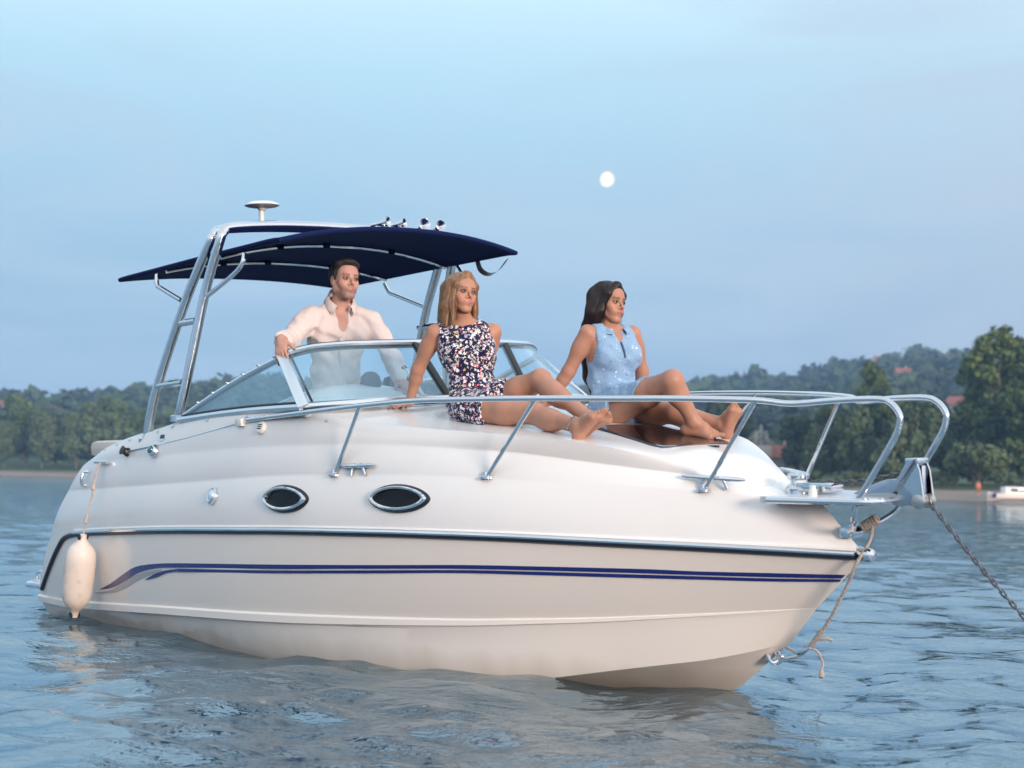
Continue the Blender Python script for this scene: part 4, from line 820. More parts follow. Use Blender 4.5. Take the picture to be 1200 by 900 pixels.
# ================================================================ people: bodies grown as one smooth surface
def unit(v): v = np.asarray(v, float); return v / (np.linalg.norm(v) + 1e-12)
class Field:
    """a signed distance volume that shapes are melted into; surface() meshes its zero level"""
    def __init__(s, lo, hi, h):
        s.h = h; s.lo = np.asarray(lo, float); n = np.ceil((np.asarray(hi) - s.lo) / h).astype(int) + 1
        s.ax = [s.lo[i] + h * np.arange(n[i]) for i in range(3)]; s.D = np.full(n, .5, np.float32)
    def _blk(s, lo, hi, m):
        sl = []
        for i in range(3):
            a = int(np.clip(math.floor((lo[i] - m - s.lo[i]) / s.h), 0, len(s.ax[i]))); b = int(np.clip(math.ceil((hi[i] + m - s.lo[i]) / s.h) + 1, 0, len(s.ax[i]))); sl.append(slice(a, b))
        sl = tuple(sl); g = np.meshgrid(*[s.ax[i][sl[i]] for i in range(3)], indexing='ij', sparse=True); return sl, g
    def _mix(s, sl, d, k, sub=False):
        D = s.D[sl]
        if D.size == 0: return
        if sub:
            if k <= 0: s.D[sl] = np.maximum(D, -d); return
            h = np.clip(.5 - .5 * (D + d) / k, 0, 1); s.D[sl] = D + (-d - D) * h + k * h * (1 - h)
        else:
            if k <= 0: s.D[sl] = np.minimum(D, d); return
            h = np.clip(.5 + .5 * (D - d) / k, 0, 1); s.D[sl] = D + (d - D) * h - k * h * (1 - h)
    def cone(s, a, b, ra, rb, k=.02, sub=False):
        a, b = np.asarray(a, float), np.asarray(b, float); r = max(ra, rb)
        sl, (x, y, z) = s._blk(np.minimum(a, b) - r, np.maximum(a, b) + r, max(k * 1.3, .02)); d = b - a; L2 = d @ d + 1e-12
        t = np.clip(((x - a[0]) * d[0] + (y - a[1]) * d[1] + (z - a[2]) * d[2]) / L2, 0, 1)
        q = np.sqrt((x - a[0] - t*d[0])**2 + (y - a[1] - t*d[1])**2 + (z - a[2] - t*d[2])**2) - (ra + (rb - ra) * t)
        s._mix(sl, q.astype(np.float32), k, sub)
    def chain(s, P, R, k=.02):
        for i in range(len(P) - 1): s.cone(P[i], P[i+1], R[i], R[i+1], k)
    def ell(s, c, A, r, k=.02, sub=False):
        """ellipsoid, rows of A its axes, r its radii"""
        c = np.asarray(c, float); A = np.asarray(A, float); r = np.asarray(r, float); e = np.sqrt(((A * r[:, None]) ** 2).sum(0))
        sl, (x, y, z) = s._blk(c - e, c + e, max(k * 1.3, .02)); x, y, z = x - c[0], y - c[1], z - c[2]
        l = [(A[i][0]*x + A[i][1]*y + A[i][2]*z) for i in range(3)]
        k0 = np.sqrt(sum((l[i] / r[i]) ** 2 for i in range(3))); k1 = np.sqrt(sum((l[i] / r[i]**2) ** 2 for i in range(3))) + 1e-9
        s._mix(sl, (k0 * (k0 - 1) / k1).astype(np.float32), k, sub)
    def half(s, p, n, k=0.0, lo=None, hi=None):
        """cut away everything on the side n points to (within lo..hi)"""
        sl, (x, y, z) = s._blk(s.lo if lo is None else lo, np.array([a[-1] for a in s.ax]) if hi is None else hi, 0)
        d = (x - p[0]) * n[0] + (y - p[1]) * n[1] + (z - p[2]) * n[2]; s._mix(sl, (-d).astype(np.float32), k, True)
    def warp(s, fn):
        g = np.meshgrid(*s.ax, indexing='ij', sparse=True); s.D += fn(*g).astype(np.float32)
    def surface(s):
        D = s.D; I = D < 0; n = np.array(D.shape); c = [slice(0, -1), slice(1, None)]; cnt = np.zeros(n - 1, np.int8)
        for i in (0, 1):
            for j in (0, 1):
                for k in (0, 1): cnt += I[c[i], c[j], c[k]]
        act = (cnt > 0) & (cnt < 8); ijk = np.argwhere(act); vid = np.full(act.shape, -1, np.int32); vid[act] = np.arange(len(ijk))
        offs = np.array([(i, j, k) for i in (0, 1) for j in (0, 1) for k in (0, 1)])
        val = np.stack([D[tuple((ijk + o).T)] for o in offs], 1); acc = np.zeros((len(ijk), 3)); num = np.zeros(len(ijk))
        for a in range(8):
            for b in range(a + 1, 8):
                if np.abs(offs[a] - offs[b]).sum() != 1: continue
                va, vb = val[:, a], val[:, b]; m = (va < 0) != (vb < 0); t = np.where(m, va / np.where(m, va - vb, 1), 0)
                acc += (offs[a] + t[:, None] * (offs[b] - offs[a])) * m[:, None]; num += m
        V = s.lo + s.h * (ijk + acc / num[:, None]); F = []
        for ax in range(3):
            o1, o2 = [(1, 2), (2, 0), (0, 1)][ax]
            A = [slice(None)] * 3; B = [slice(None)] * 3; A[ax] = slice(0, -1); B[ax] = slice(1, None)
            ch = I[tuple(A)] != I[tuple(B)]; e = np.argwhere(ch); e = e[(e[:, o1] > 0) & (e[:, o2] > 0) & (e[:, o1] < n[o1] - 1) & (e[:, o2] < n[o2] - 1)]
            def at(d1, d2): q = e.copy(); q[:, o1] -= d1; q[:, o2] -= d2; return vid[tuple(q.T)]
            Q = np.stack([at(1, 1), at(0, 1), at(0, 0), at(1, 0)], 1); ins = I[tuple(e.T)]; Q[~ins] = Q[~ins][:, ::-1]; F.append(Q)
        return V, np.concatenate(F)
def relax(V, F, it=1, f=.5):
    E = np.concatenate([F[:, [0, 1]], F[:, [1, 2]], F[:, [2, 3]], F[:, [3, 0]]])
    for _ in range(it):
        acc = np.zeros_like(V); n = np.zeros(len(V))
        for a, b in ((0, 1), (1, 0)):
            for c in range(3): acc[:, c] += np.bincount(E[:, a], V[E[:, b], c], len(V))
            n += np.bincount(E[:, a], minlength=len(V))
        V = V + f * (acc / np.maximum(n, 1)[:, None] - V)
    return V
def nets(name, field, m, origin, parent=None, smooth=1, color=None):
    V, F = field.surface(); V = relax(V, F, smooth); me = bpy.data.meshes.new(name); P = V - origin
    me.vertices.add(len(P)); me.vertices.foreach_set('co', P.ravel().astype(np.float32)); me.loops.add(F.size); me.loops.foreach_set('vertex_index', F.ravel().astype(np.int32))
    me.polygons.add(len(F)); me.polygons.foreach_set('loop_start', np.arange(0, F.size, 4, dtype=np.int32)); me.polygons.foreach_set('loop_total', np.full(len(F), 4, np.int32))
    me.update(calc_edges=True); me.polygons.foreach_set('use_smooth', [True] * len(F)); me.materials.append(m)
    if color is not None:
        a = me.color_attributes.new('tone', 'FLOAT_COLOR', 'POINT'); c = np.concatenate([color(V), np.ones((len(V), 1))], 1); a.data.foreach_set('color', c.ravel().astype(np.float32))
    o = bpy.data.objects.new(name, me); COL.objects.link(o)
    if parent is not None: o.parent = parent
    else: o.location = origin
    return o
def hand(f, wrist, d, back, side, s=1.0, curl=.25, spread=.12, thumb_out=.8, fine=None):
    """palm, five bent fingers and a thumb: d points to the fingers, back out of the back of the hand, side to the thumb"""
    d, back = unit(d), np.asarray(back, float); back = unit(back - d * (back @ d)); side = unit(np.asarray(side) - d * (np.asarray(side) @ d) - back * (np.asarray(side) @ back))
    w = np.asarray(wrist, float); f.ell(w + d*.048*s, (side, d, back), np.array((.037, .05, .0145))*s, .012); f.cone(w - d*.01*s, w + d*.03*s, .021*s, .022*s, .014)
    nails = []
    for i, (o, l) in enumerate(((.028, .93), (.0095, 1.03), (-.0095, .97), (-.027, .78))):
        p = w + d*(.082 - abs(i - 1.3)*.004)*s + side*o*s; f.cone(w + d*.02*s + side*o*.6*s, p, .012*s, .0098*s, .010)
        ang = curl * .7; q = unit(d + side * spread * (o / .028)); R = .0086*s * (.92 if i == 3 else 1)
        for j, L_ in enumerate((.042, .027, .021)):
            dd = unit(q * math.cos(ang) - back * math.sin(ang)); p2 = p + dd * L_ * l * s; f.cone(p, p2, R*(1 - .07*j), R*(.93 - .07*j), .004 if j else .006); p = p2; ang += curl * (1.0 if j == 0 else .6)
        nails.append(p)
    p = w + d*.022*s + side*.026*s; t = unit(d*.75 + side*thumb_out - back*.35); f.cone(w + d*.01*s + side*.008*s, p, .016*s, .0135*s, .012); p2 = p + t*.036*s; f.cone(p, p2, .0125*s, .010*s, .008); f.cone(p2, p2 + unit(t + d*.5)*.03*s, .0098*s, .0082*s, .005)
def foot(f, ankle, toe, dors, med, s=1.0):
    """heel, arch, ball and five toes: toe points forward, dors out of the top, med towards the big toe"""
    toe = unit(toe); dors = unit(np.asarray(dors) - toe * (np.asarray(dors) @ toe)); med = unit(np.asarray(med) - toe * (np.asarray(med) @ toe) - dors * (np.asarray(med) @ dors)); a = np.asarray(ankle, float)
    heel = a - toe*.034*s - dors*.048*s; f.cone(a, heel, .031*s, .027*s, .025); bm, bl = a + toe*.112*s - dors*.052*s + med*.022*s, a + toe*.098*s - dors*.056*s - med*.026*s
    f.cone(a + dors*.004*s, a + toe*.06*s - dors*.018*s, .031*s, .025*s, .02); f.cone(a + toe*.06*s - dors*.018*s, bm, .024*s, .020*s, .02); f.cone(a + toe*.05*s - dors*.026*s, bl, .024*s, .018*s, .02); f.cone(heel, bl, .026*s, .018*s, .025); f.cone(heel, bm + dors*.006*s, .022*s, .018*s, .02)
    f.ell(a + toe*.0*s + med*.031*s - dors*.004*s, (toe, dors, med), np.array((.013, .013, .008))*s, .008); f.ell(a - med*.031*s - dors*.008*s, (toe, dors, med), np.array((.012, .013, .008))*s, .008)
    for i, (o, L_, r) in enumerate(((.031, .050, .0125), (.0115, .047, .0082), (-.0045, .041, .0078), (-.0195, .034, .0075), (-.033, .027, .0072))):
        p = a + toe*(.112 - .006*i)*s - dors*.052*s + med*o*s; q = p + (toe*L_ + dors*.003)*s; f.cone(p, q, r*1.0*s, r*.93*s, .0025)
class Head:
    """a head on its own axes: x to the person's left, y out of the face, z up, metres"""
    def __init__(h, c, fwd, upv=(0, 0, 1), s=1.0, tilt=0.0):
        h.c = np.asarray(c, float); h.f = unit(fwd); l = unit(np.cross(upv, h.f)); u = np.cross(h.f, l); h.l = l * math.cos(tilt) + u * math.sin(tilt); h.u = np.cross(h.f, h.l); h.A = np.array([h.l, h.f, h.u]); h.s = s
    def p(h, x, y, z): return h.c + h.s * (x*h.l + y*h.f + z*h.u)
    def loc(h, V): return (np.asarray(V) - h.c) @ h.A.T / h.s
    def ell(h, f, c, r, k=.02, sub=False): f.ell(h.p(*c), h.A, np.asarray(r) * h.s, k, sub)
    def cone(h, f, a, b, ra, rb, k=.01, sub=False): f.cone(h.p(*a), h.p(*b), ra*h.s, rb*h.s, k, sub)
    def skull(h, f, male=False, smile=.3):
        M = 1.0 * male
        h.ell(f, (0, -.018, .035), (.072, .094, .083), .02); h.ell(f, (0, .026, -.020), (.056 + .004*M, .062, .070), .025)
        h.ell(f, (0, .046, .04), (.055, .041, .045), .03); h.cone(f, (-.007 - .006*M, .069, -.097), (.007 + .006*M, .069, -.097), .0165, .0165, .018)
        h.ell(f, (0, .050, -.066), (.034 + .004*M, .030, .030), .02)
        for q in (1, -1):
            h.ell(f, (q*.042, .052, -.022), (.020, .022, .017), .02); h.cone(f, (q*(.050 + .004*M), .004, -.052), (q*.018, .058, -.094), .012 + .004*M, .0125 + .003*M, .02)
            h.cone(f, (q*(.052 + .004*M), .0, -.01), (q*(.050 + .004*M), .004, -.054), .014, .012 + .004*M, .02); h.ell(f, (q*.031, .062, -.048), (.016, .018, .020), .018)
        if male: h.cone(f, (-.036, .080, .020), (.036, .080, .020), .0095, .0095, .012)
        else: h.cone(f, (-.034, .078, .022), (.034, .078, .022), .007, .007, .016)
        for q in (1, -1): h.ell(f, (q*.0315, .093, .001), (.0175, .0155, .0115), .009, True)
        h.cone(f, (0, .082, .012), (0, .106, -.024), .0062, .0075 + .001*M, .010); h.cone(f, (0, .104, -.026), (0, .108, -.030), .0092, .0082, .006)
        for q in (1, -1): h.ell(f, (q*.0125, .091, -.034), (.0072, .010, .0070), .006); h.ell(f, (q*.0062, .103, -.0405), (.0034, .0050, .0034), .002, True)
        h.ell(f, (0, .076, -.056), (.027, .015, .021), .016)                      # mouth mound
        w = .0245 + .006*smile; e = .008*smile
        for q in (1, -1):
            h.cone(f, (0, .0895, -.0575), (q*w, .076, -.0615 + e), .0042, .0026, .005); h.cone(f, (0, .0890, -.0685), (q*w*.9, .076, -.0640 + e), .0052, .0032, .005)
        for q in (1, -1): h.cone(f, (0, .0975, -.0623), (q*w*1.02, .084, -.0620 + e), .0022, .0014, .002, True)
        for q in (1, -1): h.ell(f, (q*.073, -.008, -.004), (.009, .017, .029), .008); h.ell(f, (q*.080, -.004, -.002), (.005, .009, .017), .004, True)
    def tone(h, V, skin, lip, blush, male=False, smile=.3):
        """skin colour by place: lips, cheeks, brows, stubble"""
        L = h.loc(V); x, y, z = L[:, 0], L[:, 1], L[:, 2]; ax_ = np.abs(x); C = np.repeat(np.asarray(skin, float)[None], len(V), 0)
        inh = (np.abs(z) < .14) & (ax_ < .1) & (y > .0); e = .008*smile; w = .0245 + .006*smile
        def blend(m, col): C[:] = C + (np.asarray(col) - C) * m[:, None]
        blend(inh * .55 * np.exp(-((ax_ - .044)**2 + (z + .030)**2) / .00035), blush); blend(inh * .5 * np.exp(-(x**2 + (z + .03)**2) / .00012) * (y > .09), blush)
        if male:
            st = np.clip((y - .0) / .03, 0, 1) * np.clip((-.034 - z) / .014, 0, 1) * np.clip((.135 + z) / .02, 0, 1) * (1 - .75*np.exp(-((ax_ - .04)**2 + (z + .04)**2) / .0004)); blend(inh * np.clip(st, 0, 1) * .5, (.13, .085, .075))
        zl = -.0624 + e * np.clip(ax_ / w, 0, 1) ** 1.6; blend(inh * (y > .062) * np.clip((w + .001 - ax_) / .003, 0, 1) * np.exp(-(((z - zl) / (.0098 * np.clip(1.15 - ax_ / w, .2, 1)))**4)), lip)
        if smile > .5: blend(inh * (y > .062) * np.clip((w*.72 - ax_) / .003, 0, 1) * np.exp(-(((z - zl - .0006) / .0020)**4)) * .5, (.46, .36, .33))
        blend(inh * (y > .062) * np.clip((w + .001 - ax_) / .003, 0, 1) * np.exp(-((z - zl + (.0030 if smile > .5 else 0)) / .0014)**2) * .8, np.asarray(lip) * .3)
        bz = .0185 + .0045 * np.sin(np.clip((ax_ - .010) / .040, 0, 1) * 2.3) + .002*male*0; bt = (.0046 if male else .0034) * np.clip(1.3 - ax_ / .06, .3, 1)
        blend(inh * (y > .04) * np.clip((ax_ - .010) / .005, 0, 1) * np.clip((.053 - ax_) / .008, 0, 1) * np.exp(-((z - bz) / bt)**2) * 1.0, h.brow)
        blend(inh * (y > .05) * np.exp(-(((ax_ - .0315) / .019)**2 + ((z - .001) / .010)**2) ** 2) * .55, np.asarray(skin) * .45)
        return C
    brow = (.05, .03, .02)
    def eyes(h, parent, origin, iris, look=(0, 0), male=False, lash=(.015, .010, .008)):
        for q in (1, -1):
            c = h.p(q*.0315, .0775, .0005); g = unit(h.f + h.l*look[0] + h.u*look[1]); R_ = frame_from(g, h.l); mb = MB()
            pr = [(.0124*math.sin(a), .0124*math.cos(a)) for a in np.linspace(math.pi, .62, 9)]; lathe(mb, [(r*h.s, z*h.s) for r, z in pr], 16, c - origin, R_)
            eb = mb.build('eyeball', mat('eye_white', (.48, .43, .41), .2, coat=.5), parent)
            mb = MB(); lathe(mb, [(r*h.s, z*h.s) for r, z in ((.0092, .0086), (.0084, .0104), (.005, .0124), (0, .0130))], 16, c - origin, R_); mb.build('iris', mat('iris_' + iris[0], iris[1], .08, coat=.8), eb)
            mb = MB(); lathe(mb, [(r*h.s, z*h.s) for r, z in ((.0044, .0127), (0, .0134))], 12, c - origin, R_); mb.build('pupil', mat('pupil', (.004, .004, .005), .05), eb)
            mb = MB(); a = np.linspace(-.1, 1.1, 12); up_ = np.array([h.p(q*(.0315 + (t - .5)*.029), .0888 - .010*abs(t - .5)**1.6*2.2 - .004*max(0, (t - .5) if True else 0), .0012 + .0062*math.sin(math.pi*np.clip(t, 0, 1))**.8 - .0008*(t > .5)) for t in a])
            tube(mb, up_ - origin, np.interp(a, [-.1, .5, 1.1], [.0010, .0024, .0018])*h.s*(.7 if male else 1.1), 6); mb.build('lashes', mat('lashes', lash, .6), parent)
            mb = MB(); lo_ = np.array([h.p(q*(.0315 + (t - .5)*.027), .0882 - .010*abs(t - .5)**1.6*2.2, .0005 - .0048*math.sin(math.pi*np.clip(t, 0, 1))**.8) for t in a]); tube(mb, lo_ - origin, .0006*h.s, 5); mb.build('lower_lashes', mat('lower_lashes', (.16, .08, .06), .6), parent)
            mb = MB(); G = []                                                        # upper lid, a thin shell over the top of the eyeball
            for al in np.linspace(.30 if not male else .22, 1.45, 7): G.append([c - origin + h.s*.0132*(h.l*math.sin(b)*math.cos(al*.0) + (h.f*math.cos(al) + h.u*math.sin(al))*math.cos(b)) for b in np.linspace(-1.25, 1.25, 13)])
            grid(mb, np.array(G)); G = []
            for al in np.linspace(-1.45, -.36, 7): G.append([c - origin + h.s*.0131*(h.l*math.sin(b) + (h.f*math.cos(al) + h.u*math.sin(al))*math.cos(b)) for b in np.linspace(-1.25, 1.25, 13)])
            grid(mb, np.array(G)); mb.build('eyelid', SKIN_PLAIN, parent)
def skin_mat(name, col):
    m = bpy.data.materials.new(name); t, b = nodes_of(m); b.inputs['Roughness'].default_value = .46; b.inputs['Specular IOR Level'].default_value = .35
    b.inputs['Subsurface Weight'].default_value = .12; b.inputs['Subsurface Radius'].default_value = (.010, .004, .002); b.inputs['Subsurface Scale'].default_value = 1.0
    tc = t.nodes.new('ShaderNodeTexCoord'); n = t.nodes.new('ShaderNodeTexNoise'); n.inputs['Scale'].default_value = 22; n.inputs['Detail'].default_value = 6; t.links.new(tc.outputs['Object'], n.inputs['Vector'])
    r = t.nodes.new('ShaderNodeMapRange'); r.inputs[3].default_value = .84; r.inputs[4].default_value = 1.14; t.links.new(n.outputs[0], r.inputs[0])
    v = t.nodes.new('ShaderNodeVectorMath'); v.operation = 'SCALE'; t.links.new(r.outputs[0], v.inputs['Scale'])
    if col is None: a = t.nodes.new('ShaderNodeVertexColor'); a.layer_name = 'tone'; t.links.new(a.outputs[0], v.inputs[0])
    else: v.inputs[0].default_value = col
    t.links.new(v.outputs[0], b.inputs['Base Color']); n3 = t.nodes.new('ShaderNodeTexNoise'); n3.inputs['Scale'].default_value = 320; t.links.new(tc.outputs['Object'], n3.inputs['Vector'])
    bp = t.nodes.new('ShaderNodeBump'); bp.inputs['Strength'].default_value = .12; bp.inputs['Distance'].default_value = .0008; t.links.new(n3.outputs[0], bp.inputs['Height']); t.links.new(bp.outputs[0], b.inputs['Normal']); return m
SKIN = skin_mat('skin', None); SKIN_PLAIN = skin_mat('eyelid_skin', (.40, .21, .155))
def hair_mat(name, c1, c2, rough=.38):
    m = bpy.data.materials.new(name); t, b = nodes_of(m); b.inputs['Roughness'].default_value = rough; b.inputs['Specular IOR Level'].default_value = .4; b.inputs['Anisotropic'].default_value = .5
    tc = t.nodes.new('ShaderNodeTexCoord'); mp = t.nodes.new('ShaderNodeMapping'); mp.inputs['Scale'].default_value = (1, 1, .10); t.links.new(tc.outputs['Object'], mp.inputs[0])
    n = t.nodes.new('ShaderNodeTexNoise'); n.inputs['Scale'].default_value = 130; n.inputs['Detail'].default_value = 4; t.links.new(mp.outputs[0], n.inputs['Vector'])
    r = t.nodes.new('ShaderNodeMapRange'); r.inputs[1].default_value = .32; r.inputs[2].default_value = .7; t.links.new(n.outputs[0], r.inputs[0]); x = t.nodes.new('ShaderNodeMix'); x.data_type = 'RGBA'; x.inputs[6].default_value = (*c1, 1); x.inputs[7].default_value = (*c2, 1)
    t.links.new(r.outputs[0], x.inputs[0]); t.links.new(x.outputs[2], b.inputs['Base Color']); bp = t.nodes.new('ShaderNodeBump'); bp.inputs['Strength'].default_value = .6; bp.inputs['Distance'].default_value = .003; t.links.new(n.outputs[0], bp.inputs['Height']); t.links.new(bp.outputs[0], b.inputs['Normal']); return m
def cloth_mat(name, base, spots=None, rough=.85, wr=(22, .35, .006), scale=45.0):
    """woven cloth with soft wrinkles; spots = [(share, colour)] prints a scatter of small petals"""
    m = bpy.data.materials.new(name); t, b = nodes_of(m); b.inputs['Roughness'].default_value = rough; b.inputs['Specular IOR Level'].default_value = .2; b.inputs['Sheen Weight'].default_value = .15
    tc = t.nodes.new('ShaderNodeTexCoord'); col = None
    b.inputs['Base Color'].default_value = (*base, 1)
    if spots:
        n = t.nodes.new('ShaderNodeTexNoise'); n.inputs['Scale'].default_value = scale * 1.6; n.inputs['Detail'].default_value = 2; t.links.new(tc.outputs['Object'], n.inputs['Vector'])
        ad = t.nodes.new('ShaderNodeMix'); ad.data_type = 'RGBA'; ad.blend_type = 'LINEAR_LIGHT'; ad.inputs[0].default_value = .018 * 45 / scale; t.links.new(tc.outputs['Object'], ad.inputs[6]); t.links.new(n.outputs[1], ad.inputs[7])
        cur_ = (*base, 1)
        for i, (share, c, size) in enumerate(spots):
            vo = t.nodes.new('ShaderNodeTexVoronoi'); vo.inputs['Scale'].default_value = scale * (1 + .17 * i); mp = t.nodes.new('ShaderNodeMapping'); mp.inputs['Location'].default_value = (3.1*i, 1.7*i, .9*i); t.links.new(ad.outputs[2], mp.inputs[0]); t.links.new(mp.outputs[0], vo.inputs['Vector'])
            s_ = t.nodes.new('ShaderNodeSeparateColor'); t.links.new(vo.outputs['Color'], s_.inputs[0])
            lt = t.nodes.new('ShaderNodeMath'); lt.operation = 'LESS_THAN'; t.links.new(s_.outputs[0], lt.inputs[0]); lt.inputs[1].default_value = share
            dl = t.nodes.new('ShaderNodeMath'); dl.operation = 'LESS_THAN'; t.links.new(vo.outputs['Distance'], dl.inputs[0]); dl.inputs[1].default_value = size
            mu = t.nodes.new('ShaderNodeMath'); mu.operation = 'MULTIPLY'; t.links.new(lt.outputs[0], mu.inputs[0]); t.links.new(dl.outputs[0], mu.inputs[1])
            x = t.nodes.new('ShaderNodeMix'); x.data_type = 'RGBA'; t.links.new(mu.outputs[0], x.inputs[0])
            if isinstance(cur_, tuple): x.inputs[6].default_value = cur_
            else: t.links.new(cur_, x.inputs[6])
            x.inputs[7].default_value = (*c, 1); cur_ = x.outputs[2]
        t.links.new(cur_, b.inputs['Base Color'])
    n = t.nodes.new('ShaderNodeTexNoise'); n.inputs['Scale'].default_value = wr[0]; n.inputs['Detail'].default_value = 3; n.inputs['Distortion'].default_value = .8; t.links.new(tc.outputs['Object'], n.inputs['Vector'])
    bp = t.nodes.new('ShaderNodeBump'); bp.inputs['Strength'].default_value = wr[1]; bp.inputs['Distance'].default_value = wr[2]; t.links.new(n.outputs[0], bp.inputs['Height'])
    w2 = t.nodes.new('ShaderNodeTexNoise'); w2.inputs['Scale'].default_value = 700; t.links.new(tc.outputs['Object'], w2.inputs['Vector']); b2 = t.nodes.new('ShaderNodeBump'); b2.inputs['Strength'].default_value = .15; b2.inputs['Distance'].default_value = .0006
    t.links.new(w2.outputs[0], b2.inputs['Height']); t.links.new(bp.outputs[0], b2.inputs['Normal']); t.links.new(b2.outputs[0], b.inputs['Normal']); return m
# ---------------------------------------------------------------- the three people (joints in boat units, then metres)
def J(d): return {k: W(np.array(v)) for k, v in d.items()}
def torso(f, j, g, lat_s, lat_h, w, inflate=0.0, k=.045, bust=0.0, male=False):
    """pelvis, waist, ribs and shoulders along the spine; g scales it"""
    sp_ = unit(j['neck'] - j['pel']); i = inflate
    def fr(t): l = unit(lat_h + (lat_s - lat_h) * t); u = sp_; fwd = unit(np.cross(u, -l)); l = unit(np.cross(u, fwd)); return np.array([l, fwd, u])
    A0, A1, A2 = fr(0), fr(.5), fr(1.0); p, wa, ch, ne = j['pel'], j['waist'], j['chest'], j['neck']
    f.ell(p, A0, np.array((w['hip'], w['hipd'], .115*g)) + i, k); f.ell(p - A0[1]*.035*g - A0[2]*.03*g, A0, np.array((w['hip']*.93, .085*g, .085*g)) + i, k)
    f.ell(wa, A1, np.array((w['waist'], w['waistd'], .12*g)) + i, k); f.ell(ch, A2, np.array((w['rib'], w['ribd'], .155*g)) + i, k)
    f.ell(ch*.55 + wa*.45, A1, np.array((w['rib']*.93, w['ribd']*.95, .11*g)) + i, k)
    for s_, sh in ((1, j['shL']), (-1, j['shR'])):
        f.cone(ne - sp_*.035*g, sh, .042*g + i, .043*g + i, k)
        f.ell(ch*.4 + sh*.6 - sp_*.055*g, A2, np.array((.055, w['ribd']*.85, .085))*1.0 + i, k)
        if bust: f.ell(ch + A2[0]*s_*.068*g + A2[1]*(w['ribd']*.72) - A2[2]*.03*g, A2, np.array((.058, .05, .055))*g*bust + i, .03)
        if male: f.ell(ch + A2[0]*s_*.075 + A2[1]*(w['ribd']*.62) + A2[2]*.03, A2, np.array((.075, .04, .06)) + i, .04)
    return A0, A1, A2
def arm(f, a, e, w, r, k=.02, i=0.0):
    f.cone(a, e, r[0] + i, r[1] + i, k); d = unit(e - a); f.ell(a + (e - a)*.35, frame_from(d)[[0, 1, 2]], np.array((r[0]*1.06, r[0]*1.06, np.linalg.norm(e - a)*.36)) + i, k)
    m = e + (w - e)*.28; f.cone(e, m, r[1]*.98 + i, r[2] + i, k); f.cone(m, w, r[2] + i, r[3] + i, k)
def leg(f, h, kn, an, r, back, k=.03, i=0.0):
    """back: direction of the calf"""
    f.cone(h, h + (kn - h)*.55, r[0] + i, r[0]*.84 + i, k); f.cone(h + (kn - h)*.55, kn, r[0]*.84 + i, r[1] + i, k); f.cone(kn, an, r[1]*.92 + i, r[3] + i, k)
    d = unit(an - kn); f.ell(kn + (an - kn)*.3 + back*.016, frame_from(d), np.array((r[2], r[2], np.linalg.norm(an - kn)*.30)) + i, .03); f.ell(kn - back*.012, frame_from(d), np.array((r[1]*.75, r[1]*.75, r[1]*.9)) + i, .02)
def bounds(*P, m=.25): P = np.concatenate([np.atleast_2d(p) for p in P]); return P.min(0) - m, P.max(0) + m
BACK = -AX
def strands(name, H, f, n, z0, mats, parent, origin, r=.0009, gap=.62, fly=.006, seed=3):
    """fine locks lying on the hair's surface, a little loose at the ends"""
    g_ = np.random.default_rng(seed); rad = np.arange(.16, .03, -.0025)
    def D(P):
        q = (P - f.lo) / f.h; i = np.clip(np.round(q).astype(int), 0, np.array(f.D.shape) - 1); return f.D[i[:, 0], i[:, 1], i[:, 2]]
    mb = MB()
    for k in range(n):
        a = g_.uniform(gap, 2*math.pi - gap); zs = np.linspace(.128, z0 * g_.uniform(.75, 1.08), 26); P = []; w = g_.normal(0, .05); ph = g_.random() * 6; prev = None
        for i, z in enumerate(zs):
            aa = a + w * i / 26 + .03 * math.sin(i * .5 + ph); dx, dy = math.sin(aa), math.cos(aa)
            Q = np.array([H.p(dx*q, -.02 + dy*q, z) for q in rad]); ins = np.where(D(Q) < 0)[0]
            if len(ins) == 0:
                if prev is None: continue
                q = prev
            else: q = rad[ins[0]]
            if prev is not None: q = np.clip(q, prev - .012, prev + .012)
            prev = q; P.append(H.p(dx*(q + .0012 + fly*(i/26)**3*g_.random()), -.02 + dy*(q + .0012), z))
        if len(P) > 6: mb.cur = int(g_.integers(0, len(mats))); tube(mb, smooth_path(np.array(P)[::2], 3) - origin, np.linspace(r, r*.45, 3*(len(P[::2]) - 1) + 1), 4)
    return mb.build(name, mats, parent, angle=0)
# ======== the fair-haired woman leaning back on the near side of the foredeck
j = J(dict(head=(4.40,.525,2.200), neck=(4.425,.52,2.045), shR=(4.313,.665,1.975), shL=(4.506,.375,1.973), elR=(4.185,.70,1.765), wrR=(4.085,.69,1.585), haR=(3.955,.685,1.548),
           chest=(4.433,.515,1.88), waist=(4.465,.515,1.70), pel=(4.50,.515,1.555), hipR=(4.585,.615,1.525), hipL=(4.555,.42,1.545), knR=(5.051,.53,1.478), anR=(5.395,.535,1.405), toR=(5.62,.48,1.475),
           knL=(4.925,.38,1.672), anL=(5.37,.43,1.445), toL=(5.55,.40,1.46), elL=(4.38,.34,1.775), wrL=(4.27,.36,1.59)))
g = .93; lat_s, lat_h = unit(j['shL'] - j['shR']), unit(-NV*1.0 + AX*.12)
wd = dict(hip=.152, hipd=.105, waist=.112, waistd=.082, rib=.124, ribd=.092); skin1 = (.44, .225, .152)
H1 = Head(j['head'], (.53, -.84, .09), s=.95, tilt=-.09); H1.brow = (.045, .022, .014)
lo, hi = bounds(*[v for v in j.values()], m=.19); f = Field(lo, hi, .0038)
A0, A1, A2 = torso(f, j, g, lat_s, lat_h, wd, bust=1.0)
f.cone(H1.p(0, -.028, -.045), j['neck'] - unit(j['neck'] - j['pel'])*.02, .041, .048, .014); H1.skull(f, False, .9)
